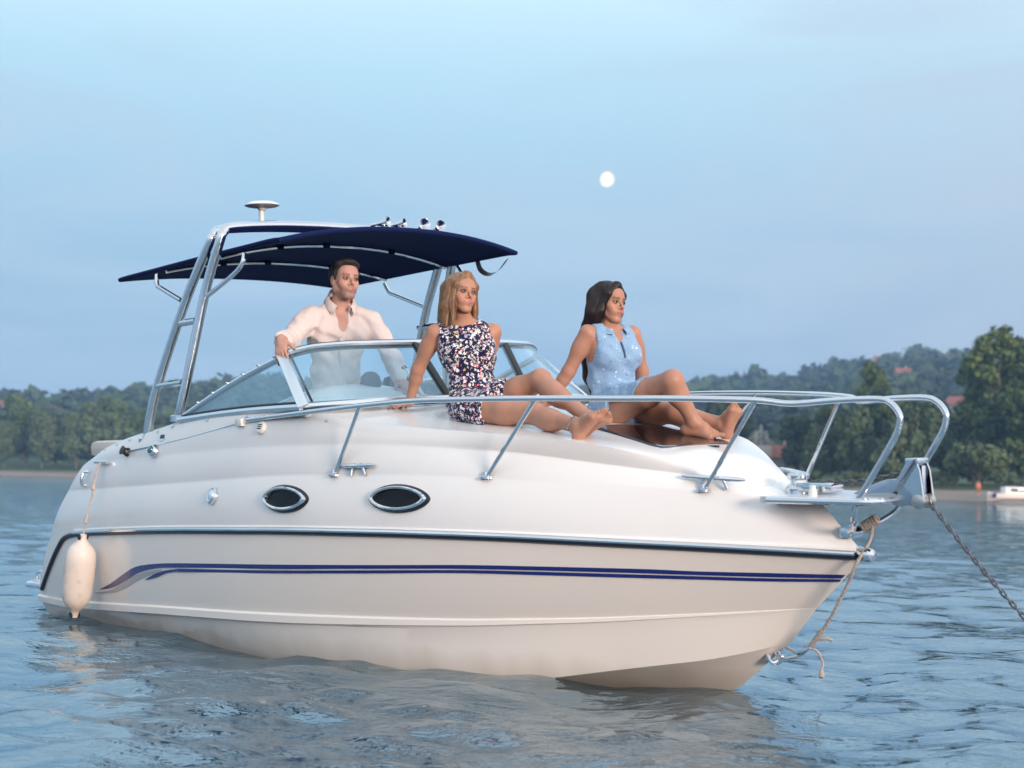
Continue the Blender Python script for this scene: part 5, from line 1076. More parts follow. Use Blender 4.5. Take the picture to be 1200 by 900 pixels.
arm(f, j['shR'], j['elR'], j['wrR'], (.042, .034, .0325, .0235)); arm(f, j['shL'], j['elL'], j['wrL'], (.042, .034, .0325, .0235))
hand(f, j['wrR'] - ZZ*.012, -AX*.9 - NV*.10 - ZZ*.10, ZZ*.95 - AX*.1, NV, .95, curl=.10, spread=.35)
hand(f, j['wrL'] - ZZ*.012, -AX*.95 + NV*.0 - ZZ*.2, ZZ, -NV, .95, curl=.12, spread=.3)
leg(f, j['hipR'], j['knR'], j['anR'], (.084, .052, .054, .034), unit(-ZZ + NV*.15)); leg(f, j['hipL'], j['knL'], j['anL'], (.084, .052, .054, .034), unit(-AX*.5 - ZZ*.8))
ft = unit(j['toR'] - j['anR']); foot(f, j['anR'], unit(AX*.62 + ZZ*.72 - NV*.28), unit(-AX*.8 + ZZ*.55), -NV, .93); foot(f, j['anL'] , unit(AX*.85 + ZZ*.38 - NV*.1), unit(ZZ*.9 - AX*.3), NV, .93)
p1 = nets('person', f, SKIN, j['pel'], color=lambda V: H1.tone(V, skin1, (.42, .12, .11), (.56, .22, .16), smile=.9)); o1 = j['pel']
tag(p1, 'person in a navy floral playsuit with straight fair hair leaning back on the foredeck', 'person'); H1.eyes(p1, o1, ('brown', (.05, .025, .012)), (.05, .03))
# floral playsuit
f = Field(*bounds(j['pel'], j['neck'], j['shR'], j['shL'], j['waist'], j['hipR'] + .3*(j['knR'] - j['hipR']), m=.2), .0044)
torso(f, j, g, lat_s, lat_h, wd, inflate=.0075, bust=1.0)
dR, dL = j['knR'] - j['hipR'], j['knL'] - j['hipL']
f.cone(j['hipR'] - dR*.05, j['hipR'] + dR*.26, .092, .098, .03); f.cone(j['hipL'] - dL*.05, j['hipL'] + dL*.22, .092, .10, .03); f.cone(j['pel'] + A0[1]*.04, j['hipL'] + dL*.20 + ZZ*.01, .09, .095, .03)
f.ell(j['waist'] - A1[2]*.045, A1, (.126, .094, .05), .03)
nk = j['neck'] - A2[2]*.022; f.ell(nk + A2[1]*.055 + A2[2]*.035, A2, (.078, .085, .052), .006, True); f.half(j['neck'] + A2[2]*.012, A2[2], 0)
for sh, sg in ((j['shR'], -1), (j['shL'], 1)): f.half(sh - A2[0]*sg*.020, unit(A2[0]*sg + A2[2]*.18), .004, lo=sh - .17, hi=sh + .14)
f.half(j['hipR'] + dR*.30, unit(dR), 0, lo=j['hipR'] - .5, hi=j['hipR'] + .5)
f.warp(lambda x, y, z: .0034*np.sin(46*x + 22*z + 1.5*np.sin(31*y))*np.sin(38*z - 25*y + 1.2*np.sin(40*x)) + .0012*np.sin(95*z + 50*x))
M_FLORAL = cloth_mat('floral_print', (.010, .011, .05), [(.74, (.76, .73, .76), .45), (.16, (.42, .42, .62), .45), (.24, (.78, .58, .16), .30), (.13, (.66, .10, .14), .42), (.5, (.008, .009, .05), .30), (.30, (.78, .76, .78), .26)], wr=(18, .4, .006), scale=54)
nets('playsuit', f, M_FLORAL, o1, p1)
mb = MB(); th = np.linspace(0, 6.283, 25)[:-1]; R_ = frame_from(j['anR'] - j['knR']); c = j['anR'] - unit(j['anR'] - j['knR'])*.022 - o1
for i, a in enumerate(th): lathe(mb, [(0, -.0045), (.0045, 0), (0, .0045)], 6, c + (np.array([.0395*math.cos(a), .0395*math.sin(a), .004*math.sin(3*a)]) @ R_))
mb.build('anklet', mat('anklet_beads', (.62, .60, .64), .3, noise=(90, (.1, .1, .2), .45, .55)), p1)
# hair: straight, parted, down to the shoulders
f = Field(H1.c - .30, H1.c + .22, .0036)
H1.ell(f, (0, -.022, .042), (.086, .104, .088), .02)
for q in (1, -1):
    H1.cone(f, (q*.066, .005, .05), (q*.078, -.002, -.08), .030, .030, .02); H1.cone(f, (q*.078, -.004, -.08), (q*.078, .02 if q > 0 else -.01, -.185 if q < 0 else -.20), .031, .020, .02)
    H1.cone(f, (q*.055, -.05, .03), (q*.070, -.055, -.15), .042, .034, .025); H1.cone(f, (q*.012, .055, .105), (q*.060, .052, .045), .018, .016, .02); H1.cone(f, (q*.060, .052, .045), (q*.071, .036, -.06), .014, .015, .015); H1.cone(f, (q*.071, .036, -.06), (q*.066, .052, -.19), .015, .009, .015)
H1.ell(f, (0, -.09, -.06), (.075, .035, .11), .03)
H1.ell(f, (0, .105, -.03), (.054, .065, .095), .010, True)
hl = lambda x, y, z: (x - H1.c[0])*H1.l[0] + (y - H1.c[1])*H1.l[1] + (z - H1.c[2])*H1.l[2]
hf = lambda x, y, z: (x - H1.c[0])*H1.f[0] + (y - H1.c[1])*H1.f[1] + (z - H1.c[2])*H1.f[2]
f.warp(lambda x, y, z: +.0005*np.sin(330*hl(x, y, z) + 60*hf(x, y, z)) + +.0006*np.sin(260*hf(x, y, z) + 12*np.sin(9*z)))
ho = nets('hair', f, hair_mat('fair_hair', (.12, .056, .028), (.31, .165, .086)), o1, p1); strands('loose_locks', H1, f, 240, -.20, [mat('lock_brown', (.16, .08, .042), .4), mat('lock_fair', (.30, .16, .085), .4), mat('lock_gold', (.42, .25, .14), .4)], ho, o1)

# ======== the dark-haired woman
j = J(dict(head=(4.885,-.22,2.128), neck=(4.888,-.22,1.985), shR=(4.858,-.065,1.948), shL=(4.930,-.365,1.940), elR=(4.745,-.005,1.725), wrR=(4.610,.03,1.560), haR=(4.494,.02,1.51),
           chest=(4.905,-.22,1.826), waist=(4.880,-.22,1.655), pel=(4.930,-.225,1.515), hipR=(5.02,-.13,1.495), hipL=(4.965,-.34,1.49), knR=(5.527,-.08,1.64), anR=(5.566,-.20,1.40), toR=(5.66,-.265,1.325),
           knL=(5.33,-.30,1.452), anL=(5.60,-.40,1.385), toL=(5.708,-.39,1.484), elL=(4.905,-.46,1.72), wrL=(4.86,-.50,1.55)))
lat_s, lat_h = unit(j['shL'] - j['shR']), unit(-NV + AX*.25); skin2 = (.43, .22, .152); wd = dict(hip=.150, hipd=.105, waist=.110, waistd=.082, rib=.124, ribd=.095)
H2 = Head(j['head'], (.70, -.71, -.02), s=.95, tilt=-.04); H2.brow = (.02, .012, .010)
f = Field(*bounds(*[v for v in j.values()], m=.19), .0038)
A0, A1, A2 = torso(f, j, g, lat_s, lat_h, wd, bust=1.12)
f.cone(H2.p(0, -.028, -.045), j['neck'] - unit(j['neck'] - j['pel'])*.02, .041, .048, .014); H2.skull(f, False, -.1)
arm(f, j['shR'], j['elR'], j['wrR'], (.043, .035, .0335, .024)); arm(f, j['shL'], j['elL'], j['wrL'], (.043, .035, .0335, .024))
hand(f, j['wrR'] - ZZ*.012, -AX*.95 - NV*.1 - ZZ*.12, ZZ*.95 - AX*.1, NV, .95, curl=.12, spread=.3); hand(f, j['wrL'] - ZZ*.01, -AX*.9 - ZZ*.2, ZZ, -NV, .95, curl=.12)
leg(f, j['hipR'], j['knR'], j['anR'], (.085, .053, .055, .035), unit(-AX*.9 - ZZ*.2)); leg(f, j['hipL'], j['knL'], j['anL'], (.085, .053, .054, .034), unit(-ZZ))
foot(f, j['anR'], unit(j['toR'] - j['anR'] + ZZ*.045), unit(ZZ*.8 + AX*.4), -NV*.6 + AX*.2, .93); foot(f, j['anL'], unit(AX*.45 + ZZ*.85 + NV*.05), unit(-AX*.85 + ZZ*.5), NV, .95)
p2 = nets('person', f, SKIN, j['pel'], color=lambda V: H2.tone(V, skin2, (.36, .11, .10), (.54, .23, .17), smile=-.1)); o2 = j['pel']
tag(p2, 'person in a light blue sleeveless dress with long dark hair sitting beside the hatch', 'person'); H2.eyes(p2, o2, ('dark', (.025, .014, .009)), (.12, -.02))
f = Field(*bounds(j['pel'], j['neck'], j['shR'], j['shL'], j['knR'], j['hipL'], m=.19), .0044)
torso(f, j, g, lat_s, lat_h, wd, inflate=.008, bust=1.12)
dR, dL = j['knR'] - j['hipR'], j['knL'] - j['hipL']
f.cone(j['hipR'], j['hipR'] + dR*.72, .098, .078, .05); f.cone(j['hipL'], j['hipL'] + dL*.25, .096, .095, .06); f.cone(j['pel'], j['hipR']*.5 + j['hipL']*.5 + dR*.22 + dL*.10, .10, .10, .05); f.cone(j['hipR'] + dR*.1, j['hipL'] + dL*.15, .09, .09, .05)
f.ell(j['waist'] - A1[2]*.01, A1, (.124, .096, .045), .02); f.ell(j['waist'] + A1[2]*.02, A1, (.1215, .094, .05), .03)
nk = j['neck'] - A2[2]*.02
f.ell(nk + A2[1]*.050 + A2[2]*.035, A2, (.060, .075, .050), .006, True); f.cone(nk + A2[1]*.075 + A2[2]*.02, nk + A2[1]*.105 - A2[2]*.085, .036, .006, .006, True); f.half(j['neck'] + A2[2]*.018, A2[2], 0)
for sh, sg in ((j['shR'], -1), (j['shL'], 1)): f.half(sh - A2[0]*sg*.024, unit(A2[0]*sg + A2[2]*.15), .004, lo=sh - .16, hi=sh + .14)
f.half(j['hipR'] + dR*.56 + ZZ*.03, unit(unit(dR)*.36 - ZZ*.25), .003, lo=j['hipR'] - .6, hi=j['hipR'] + .6)
f.half(j['hipL'] + dL*.30, unit(unit(dL) - ZZ*.25), .003, lo=j['hipL'] - .6, hi=np.array([j['hipL'][0] + .6, j['hipL'][1] + .6, j['hipL'][2] + .015]))
f.warp(lambda x, y, z: .0042*np.sin(40*x + 20*z + 1.5*np.sin(27*y))*np.sin(30*z - 30*y + 1.3*np.sin(35*x)) + .0016*np.sin(85*z + 60*x + 30*y))
M_BLUE = cloth_mat('pale_blue_print', (.245, .395, .58), [(.26, (.62, .68, .78), .26), (.26, (.05, .065, .13), .17), (.20, (.70, .68, .78), .20), (.18, (.12, .18, .32), .22)], wr=(15, .5, .008), scale=46)
nets('dress', f, M_BLUE, o2, p2)
mb = MB(); pc = smooth_path([nk + A2[1]*.098 - A2[2]*.075, nk + A2[1]*.120 - A2[2]*.12, nk + A2[1]*.126 - A2[2]*.16], 6); tube(mb, pc - o2, .0045, 6, flat=None); mb.build('placket', mat('navy_piping', (.05, .09, .20), .7), p2)
# collar of the dress: two folded flaps
for sg in (1, -1):
    mb = MB(); G = []
    for t_ in np.linspace(0, 1, 9):
        a = t_ * 2.6; r_ = .052; c = nk + A2[0]*sg*math.sin(a)*(r_ + .004) + A2[1]*(-.01 + .075*(1 - math.cos(a))*.62) + A2[2]*(.034 - .050*t_)
        out_ = unit(A2[0]*sg*math.sin(a + .25) + A2[1]*(.25 - math.cos(a))*.8); G.append([c - out_*.002 + A2[2]*.006 - o2, c + out_*.010 + A2[2]*.012 - o2, c + out_*.026 - A2[2]*.008 - o2, c + out_*.030 - A2[2]*.020 - o2, c + out_*.020 - A2[2]*.016 - o2])
    grid(mb, np.array(G), flip=sg < 0); mb.build('collar', M_BLUE, p2, angle=80)
f = Field(np.minimum(H2.c - .26, j['waist'] - .22), np.maximum(H2.c + .22, j['waist'] + .2), .0038)
H2.ell(f, (0, -.022, .040), (.084, .103, .088), .02)
bk = -A2[1]; dn = -A2[2]; rs = -lat_s
pts = [H2.p(-.045, -.055, .03), H2.p(-.068, -.035, -.06), j['neck'] + bk*.085 + rs*.07 + dn*.0, j['neck'] + bk*.125 + rs*.075 + dn*.12, j['neck'] + bk*.135 + rs*.07 + dn*.25, j['neck'] + bk*.12 + rs*.06 + dn*.38]
f.chain(pts, [.05, .047, .046, .044, .036, .016], .03); pts = [H2.p(.03, -.06, .03), H2.p(.045, -.075, -.06), j['neck'] + bk*.10 + dn*.0, j['neck'] + bk*.125 + dn*.14, j['neck'] + bk*.125 + dn*.30]; f.chain(pts, [.05, .045, .045, .04, .02], .03)
for q in (1, -1): H2.cone(f, (q*.01, .056, .10), (q*.060, .048, .048), .018, .016, .02); H2.cone(f, (q*.060, .048, .048), (q*.074, .014, -.05), .015, .018, .02); H2.cone(f, (q*.074, .014, -.05), (q*.072, -.02, -.13), .019, .016, .02)
H2.ell(f, (0, .108, -.03), (.055, .066, .097), .010, True)
hl2 = lambda x, y, z: (x - H2.c[0])*H2.l[0] + (y - H2.c[1])*H2.l[1] + (z - H2.c[2])*H2.l[2]
hf2 = lambda x, y, z: (x - H2.c[0])*H2.f[0] + (y - H2.c[1])*H2.f[1] + (z - H2.c[2])*H2.f[2]
f.warp(lambda x, y, z: .0004*np.sin(330*hl2(x, y, z) + 60*hf2(x, y, z)) + .0005*np.sin(260*hf2(x, y, z) + 12*np.sin(9*z)))
ho = nets('hair', f, hair_mat('dark_hair', (.006, .003, .004), (.018, .008, .010), .5), o2, p2); strands('loose_locks', H2, f, 200, -.12, [mat('lock_black', (.008, .004, .005), .35), mat('lock_dark', (.014, .007, .008), .5)], ho, o2, gap=.75)

# ======== the man standing at the helm
j = J(dict(head=(3.02,.42,2.405), neck=(2.955,.42,2.255), shR=(2.91,.635,2.165), shL=(3.06,.245,2.14), elR=(2.98,.84,2.005), wrR=(3.215,1.045,1.99), haR=(3.25,1.05,1.915), elL=(3.15,.14,1.885), wrL=(3.34,.22,1.735),
           chest=(2.93,.435,2.045), waist=(2.89,.43,1.80), pel=(2.87,.43,1.58), hipR=(2.88,.53,1.53), hipL=(2.87,.33,1.53), knR=(2.95,.55,1.03), knL=(2.93,.31,1.03), anR=(2.86,.57,.585), anL=(2.84,.29,.585)))
lat_s, lat_h = unit(j['shL'] - j['shR']), unit(-NV + AX*.1); skin3 = (.49, .27, .212); wd = dict(hip=.152, hipd=.11, waist=.136, waistd=.10, rib=.150, ribd=.112); g = 1.0
H3 = Head(j['head'], (.53, -.84, .05), s=1.03, tilt=-.03); H3.brow = (.02, .013, .010)
f = Field(*bounds(*[v for v in j.values()], m=.22), .0042)
A0, A1, A2 = torso(f, j, g, lat_s, lat_h, wd, male=True)
f.cone(H3.p(0, -.026, -.05), j['neck'] - unit(j['neck'] - j['pel'])*.03, .052, .060, .016); H3.skull(f, True, .8)
arm(f, j['shR'], j['elR'], j['wrR'], (.050, .042, .044, .029)); arm(f, j['shL'], j['elL'], j['wrL'], (.050, .042, .044, .029))
hand(f, j['wrR'] + ZZ*.006, unit(AX*.42 + NV*.30 - ZZ*.80), unit(NV*.75 + ZZ*.40 + AX*.25), AX*.8 - NV*.4, 1.05, curl=.34, spread=.12); hand(f, j['wrL'], unit(AX*.75 - ZZ*.6), ZZ*.7 + AX*.3, NV, 1.05, curl=.5)
leg(f, j['hipR'], j['knR'], j['anR'], (.092, .062, .062, .04), -AX); leg(f, j['hipL'], j['knL'], j['anL'], (.092, .062, .062, .04), -AX)
foot(f, j['anR'], AX + NV*.1, ZZ, -NV, 1.08); foot(f, j['anL'], AX - NV*.1, ZZ, NV, 1.08)
p3 = nets('person', f, SKIN, j['pel'], color=lambda V: H3.tone(V, skin3, (.42, .15, .14), (.58, .26, .20), True, .8)); o3 = j['pel']
tag(p3, 'person with short dark hair in a pale linen shirt standing behind the windshield', 'person'); H3.eyes(p3, o3, ('hazel', (.06, .035, .02)), (.05, .02), True)
f = Field(*bounds(j['pel'], j['neck'], j['shR'], j['shL'], j['elR'], j['wrR'], j['elL'], j['wrL'], m=.2), .0046)
torso(f, j, g, lat_s, lat_h, wd, inflate=.009, male=True); f.cone(j['waist'], j['pel'] - A0[2]*.09, .13, .135, .05); f.ell(j['pel'] - A0[2]*.04, A0, (.182, .135, .12), .05)
arm(f, j['shR'], j['elR'], j['elR'] + (j['wrR'] - j['elR'])*.86, (.054, .047, .049, .043), .03, .005); arm(f, j['shL'], j['elL'], j['wrL'], (.054, .047, .049, .04), .03, .005)
f.cone(j['elR'] + (j['wrR'] - j['elR'])*.58, j['elR'] + (j['wrR'] - j['elR'])*.80, .059, .052, .008)                    # rolled cuff
f.cone(j['neck'] - A2[2]*.05, j['neck'] + A2[2]*.035 - A2[1]*.01, .078, .070, .02)
f.cone(j['neck'] + A2[2]*.12, j['neck'] - A2[2]*.04 + A2[1]*.01, .064, .062, .004, True); f.cone(j['neck'] + A2[1]*.055 + A2[2]*.06, j['neck'] + A2[1]*.155 - A2[2]*.195, .064, .012, .004, True); f.ell(j['neck'] + A2[1]*.085 - A2[2]*.02, A2, (.045, .06, .055), .006, True)
f.half(j['elR'] + (j['wrR'] - j['elR'])*.84, unit(j['wrR'] - j['elR']), 0, lo=j['wrR'] - .1, hi=j['wrR'] + .12); f.half(j['pel'] - A0[2]*.13, -A0[2], .006)
f.warp(lambda x, y, z: +.0062*np.sin(34*x + 22*z + 2*np.sin(18*y))*np.sin(26*z - 20*y + 1.5*np.sin(30*x)) + .0028*np.sin(75*z + 40*x + 2*np.sin(40*y)))
M_LINEN = cloth_mat('linen', (.66, .565, .54), wr=(26, .55, .008))
sh = nets('shirt', f, M_LINEN, o3, p3)
for sg in (1, -1):                                                                                                       # open collar
    mb = MB(); G = []
    for t_ in np.linspace(0, 1, 10):
        a = .5 + t_ * 2.1; c = j['neck'] + A2[0]*sg*math.sin(a)*.070 + A2[1]*(-.070*math.cos(a) + .045*t_) + A2[2]*(.052 - .075*t_**1.3); ou = unit(A2[0]*sg*(math.sin(a) + .35*t_) - A2[1]*math.cos(a)*.8)
        G.append([c - ou*.004 - A2[2]*.01 - o3, c + A2[2]*.012 - o3, c + ou*.012 + A2[2]*.008 - o3, c + ou*.030 - A2[2]*(.022 + .012*t_) - o3, c + ou*.026 - A2[2]*(.03 + .012*t_) - o3])
    grid(mb, np.array(G), flip=sg < 0); mb.build('collar', M_LINEN, p3, angle=80)
mb = MB(); pc = [j['neck'] + A2[1]*.142 - A2[2]*.185, j['chest'] + A2[1]*.147 - A2[2]*.05, j['waist'] + A1[1]*.132, j['pel'] + A0[1]*.152]
G = []
for q in smooth_path(pc, 8): G.append([q - A2[0]*.017 - A2[1]*.010 - o3, q - A2[0]*.014 - A2[1]*.001 - o3, q + A2[0]*.014 - A2[1]*.001 - o3, q + A2[0]*.017 - A2[1]*.010 - o3])
grid(mb, np.array(G)); mb.build('placket', M_LINEN, p3, angle=80)
for i, q in enumerate(smooth_path(pc, 3)[::2]):
    mb = MB(); lathe(mb, [(.0055, -.001), (.0055, .003), (0, .0035)], 10, q + A2[1]*.002 - o3, frame_from(A2[1])); mb.build('button', M_WHITEPL, p3)
f = Field(*bounds(j['pel'], j['anR'], j['anL'], m=.2), .008)
f.ell(j['pel'], A0, (.176, .13, .125), .04); leg(f, j['hipR'], j['knR'], j['anR'], (.105, .075, .07, .06), -AX); leg(f, j['hipL'], j['knL'], j['anL'], (.105, .075, .07, .06), -AX); f.half(j['pel'] + A0[2]*.06, A0[2], 0); f.half(j['anR'] + ZZ*.02, -ZZ, 0)
nets('trousers', f, cloth_mat('dark_cotton', (.05, .055, .08)), o3, p3)
f = Field(H3.c - .16, H3.c + .17, .0034)
H3.ell(f, (0, -.022, .046), (.080, .101, .086), .02); H3.ell(f, (0, .045, .100), (.052, .040, .026), .02); H3.cone(f, (-.055, .03, .09), (.055, .03, .09), .022, .022, .02)
for q in (1, -1): H3.cone(f, (q*.070, .018, .045), (q*.072, .012, -.018), .010, .006, .012)
H3.ell(f, (0, .115, .0), (.060, .062, .080), .008, True); H3.half_ = None; f.half(H3.p(0, -.02, -.035), unit(-H3.u - H3.f*.25), .01); f.ell(H3.p(.085, -.004, -.012), H3.A, (.025, .028, .04), .006, True); f.ell(H3.p(-.085, -.004, -.012), H3.A, (.025, .028, .04), .006, True)
hq = lambda x, y, z: (x - H3.c[0])*H3.l[0] + (y - H3.c[1])*H3.l[1]
f.warp(lambda x, y, z: .0016*np.sin(300*hq(x, y, z) + 90*z) * np.sin(190*(x + y) + 120*z))
nets('hair', f, hair_mat('black_hair', (.006, .004, .004), (.018, .011, .010), .62), o3, p3)
# ================================================================ gear, far bank details, moon
# anchor in the bow roller
anc = empty('bow_anchor'); tag(anc, 'polished steel plough anchor stowed in the bow roller of the white boat', 'anchor'); anc.location = W(np.array((7.1, 0, 1.04))); bpy.context.view_layer.update()
def AL(p): return W(np.asarray(p, float)) - np.array(anc.location)
prof = smooth_path(np.array([(6.845, 1.037), (6.93, 1.072), (7.03, 1.105), (7.12, 1.112), (7.175, 1.09), (7.198, 1.045), (7.178, 1.0), (7.12, .978), (7.06, .992), (6.98, 1.018), (6.9, 1.03)]), 5, closed=True)
cen = np.array([7.10, 1.045])
for sg in (1, -1):
    mb = MB(); rings = []
    for k_, d in ((.2, .030), (.99, .030), (1.0, .036), (.985, .043), (.93, .045), (.6, .047), (.1, .048)): q = cen + (prof - cen) * k_; rings.append(AL(np.stack([q[:, 0], np.full(len(q), sg*d), q[:, 1]], 1)))
    grid(mb, np.stack(rings), closed_v=True, flip=sg < 0); mb.build('fluke', mat('brushed_steel', (.46, .48, .50), .22, 1.0), anc, angle=22)
mb = MB()
for sg in (1, -1):
    pts = [(7.10, 1.10), (7.165, 1.195), (7.215, 1.2), (7.235, 1.15), (7.25, 1.02), (7.235, .985), (7.20, .985), (7.185, 1.06)]
    A_ = AL(np.array([(u, sg*.034, w) for u, w in pts])); B_ = AL(np.array([(u, sg*.046, w) for u, w in pts])); n_ = len(pts)
    mb.add(np.concatenate([A_, B_]), [tuple(range(n_)), tuple(range(2*n_-1, n_-1, -1))] + [(i, (i+1) % n_, (i+1) % n_ + n_, i + n_) for i in range(n_)])
mb.build('roller_cheek', M_STEEL, anc, smooth=False)
mb = MB(); box(mb, AL(np.array((7.19, 0, 1.197))), (.032, .040, .012), R=np.array([AX, NV, ZZ]), bev=.005); mb.build('cheek_cap', M_STEEL, anc)
mb = MB(); box(mb, AL(np.array((7.205, 0, 1.09))), (.022, .014, .075), R=np.array([AX, NV, ZZ]), bev=.006); mb.build('shank', M_STEEL, anc)
mb = MB(); lathe(mb, [(.022, -.05), (.03, -.045), (.03, -.02), (.018, -.008), (.018, .008), (.03, .02), (.03, .045), (.022, .05)], 18, AL(np.array((7.222, 0, 1.005))), frame_from(NV)); mb.build('roller', mat('grey_steel', (.5, .48, .46), .35, 1.0), anc)
# chain: from the windlass over the roller and down into the river
M_CHAIN = mat('galvanised_chain', (.20, .205, .22), .42, .9, noise=(60, (.10, .10, .11), .4, .65))
def put_links(root, P, pitch, wire):
    """links along a path, every second one turned a quarter round; they share one mesh"""
    d = np.linalg.norm(np.diff(P, axis=0), axis=1); s = np.concatenate([[0], np.cumsum(d)]); n = int(s[-1] / pitch); first = None
    for i in range(n):
        t = (i + .5) * pitch; c = np.array([np.interp(t, s, P[:, k]) for k in range(3)]); e = np.array([np.interp(min(t + .01, s[-1]), s, P[:, k]) for k in range(3)]); b = np.array([np.interp(max(t - .01, 0), s, P[:, k]) for k in range(3)])
        R_ = frame_from(unit(e - b), (0, -.7, .7)); q = math.pi / 4 + (math.pi / 2) * (i % 2); X_ = R_[0]*math.cos(q) + R_[1]*math.sin(q); Y_ = np.cross(R_[2], X_)
        if first is None:
            L_, w_ = pitch * .5 + wire * .9, wire * 1.75; th = np.linspace(0, 2*math.pi, 17)[:-1]
            pts = np.stack([w_*np.cos(th), 0*th, np.sign(np.sin(th))*(L_ - w_) + w_*np.sin(th)], 1); mb = MB(); tube(mb, pts, wire, 7, closed=True); o = mb.build('link', M_CHAIN, root); first = o
        else: o = first.copy(); COL.objects.link(o); o.parent = root
        o.matrix_local = Matrix(((X_[0], Y_[0], R_[2][0], c[0]), (X_[1], Y_[1], R_[2][1], c[1]), (X_[2], Y_[2], R_[2][2], c[2]), (0, 0, 0, 1)))
ch = empty('anchor_chain', W(np.array((6.5, 0, 1.08)))); tag(ch, 'galvanised anchor chain running from the bow windlass over the roller and down to the water', 'chain')
base = np.array(ch.location)
A_ = W(np.array([(6.54, -.02, 1.085), (6.72, -.02, 1.088), (6.9, -.01, 1.10), (7.1, 0, 1.135)])); out_ = W(np.array([(7.255, 0, 1.03), (7.268, 0, .985)]))
end = np.array([2.62, 5.55, -.12]); st = out_[-1]; fall = np.array([st + (end - st) * t - np.array([0, 0, .10 * 4 * t * (1 - t)]) for t in np.linspace(0, 1, 20)])
put_links(ch, smooth_path(A_, 8) - base, .029, .0042); put_links(ch, np.concatenate([smooth_path(out_, 3), fall[1:]]) - base, .029, .0042)
# fender on its lanyard
fa, fb = W(np.array((1.12, 1.45, .72))), W(np.array((.93, 1.45, .11))); fd = unit(fb - fa); L_ = np.linalg.norm(fb - fa)
fe = empty('boat_fender', fa); tag(fe, 'white inflatable fender hanging on a cord at the boat stern quarter', 'fender'); R_ = frame_from(-fd, AX)
k_ = L_ / .62; pr = [(0, .0), (.028, -.005), (.032, -.03), (.045, -.055), (.085, -.09), (.112, -.13), (.121, -.18), (.123, -.30), (.122, -.42), (.112, -.48), (.085, -.525), (.045, -.56), (.032, -.585), (.028, -.615), (0, -.62)]
M_FEND = mat('fender_vinyl', (.74, .66, .60), .45, noise=(14, (.62, .53, .46), .52, .72), bump=(40, .1, .002))
mb = MB(); lathe(mb, [(r*.79, z*k_) for r, z in pr][::-1], 32, (0, 0, 0), R_); fo = mb.build('body', M_FEND, fe)
for z in (-.018, -.600):
    mb = MB(); tube(mb, np.array([(0.0165*math.cos(a), .0, z*k_ + .0165*math.sin(a)) for a in np.linspace(0, 6.283, 15)[:-1]]) @ R_ + R_[1]*-.026, .005, 7, closed=True); tube(mb, np.array([(0.0165*math.cos(a), .0, z*k_ + .0165*math.sin(a)) for a in np.linspace(0, 6.283, 15)[:-1]]) @ R_ + R_[1]*.026, .005, 7, closed=True); mb.build('eyelet', M_BLACKPL, fe)
    mb = MB(); lathe(mb, [(.012, -.0285), (.012, .0285)], 12, R_[2]*z*k_, frame_from(R_[1])); mb.build('eyelet_hole', M_BLACKPL, fe)
M_ROPE = mat('pale_rope', (.52, .46, .42), .85, bump=(260, .8, .004), noise=(80, (.38, .33, .30), .4, .6))
top_ = W(np.array((1.0, 1.25, 1.225))); mid = W(np.array((1.09, 1.36, 1.0))); P = smooth_path(np.array([top_, W(np.array((1.03, 1.30, 1.15))), mid, fa*.55 + mid*.45, fa + fd*.012]) - fa, 6)
mb = MB(); tube(mb, P, .0055, 7); tube(mb, P[:14] + np.array([.008, -.004, 0]), .005, 7); cord = mb.build('cord', M_ROPE, fe)
for t_ in (.42, .80):
    c = P[int(t_*(len(P)-1))]; mb = MB(); lathe(mb, [(0, -.035), (.010, -.03), (.013, -.01), (.0115, .012), (.013, .02), (0, .034)], 9, c, frame_from(P[-1] - P[0])); mb.build('knot', M_ROPE, cord)
# bow line with its snap hook
br = empty('bow_line', W(np.array((6.87, 0, .89)))); b0 = np.array(br.location); tag(br, 'pale rope tied under the pulpit and hanging to a steel hook at the stem', 'rope')
P = smooth_path(W(np.array([(6.90, -.04, .905), (6.885, -.02, .80), (6.865, .06, .70), (6.79, .05, .58), (6.68, .04, .42), (6.60, .03, .33)])) - b0, 7)
mb = MB(); tube(mb, P, .0075, 8); mb.build('line', M_ROPE, br)
mb = MB()
for i in range(6):
    th = np.linspace(0, 6.283, 13)[:-1]; c = W(np.array((6.845 + .013*i, -.032 - .003*i, .868 + .0075*i))) - b0; R_ = frame_from(W(np.array((7, -.1, .97))) - W(np.array((6.8, -.03, .85)))); tube(mb, c + np.stack([.018*np.cos(th), .018*np.sin(th), 0*th], 1) @ R_, .008, 7, closed=True)
mb.build('wrapping', M_ROPE, br)
q0 = P[-1]; q1 = W(np.array((6.52, .03, .245))) - b0; mb = MB(); tube(mb, smooth_path([q0 + (q0 - P[-4])*-.5, q0*.5 + q1*.5, q1], 5), .012, 8); mb.build('splice', M_ROPE, br)
mb = MB(); tube(mb, smooth_path(np.array([q0*.55 + q1*.45, q0*.5 + q1*.5 + np.array([.05, -.02, .012]), q0*.5 + q1*.5 + np.array([.075, -.02, .004])]), 5), .008, 7); mb.build('rope_tail', M_ROPE, br)
mb = MB(); tail_ = smooth_path(np.array([q1, q1 + np.array([.035, -.02, -.01]), q1 + np.array([.06, -.02, -.06]), q1 + np.array([.055, -.02, -.09])]), 6); tube(mb, tail_, .0055, 7); lathe(mb, [(.006, .0), (.012, -.012), (.014, -.03), (.006, -.04), (0, -.04)][::-1], 9, tail_[-1]); mb.build('rope_tail', M_ROPE, br)
hk = [W(np.array(p)) - b0 for p in ((6.52, .03, .245), (6.44, .02, .195), (6.33, .02, .175), (6.285, .01, .20), (6.30, 0, .235), (6.36, .0, .225), (6.45, .03, .215), (6.53, .035, .25))]
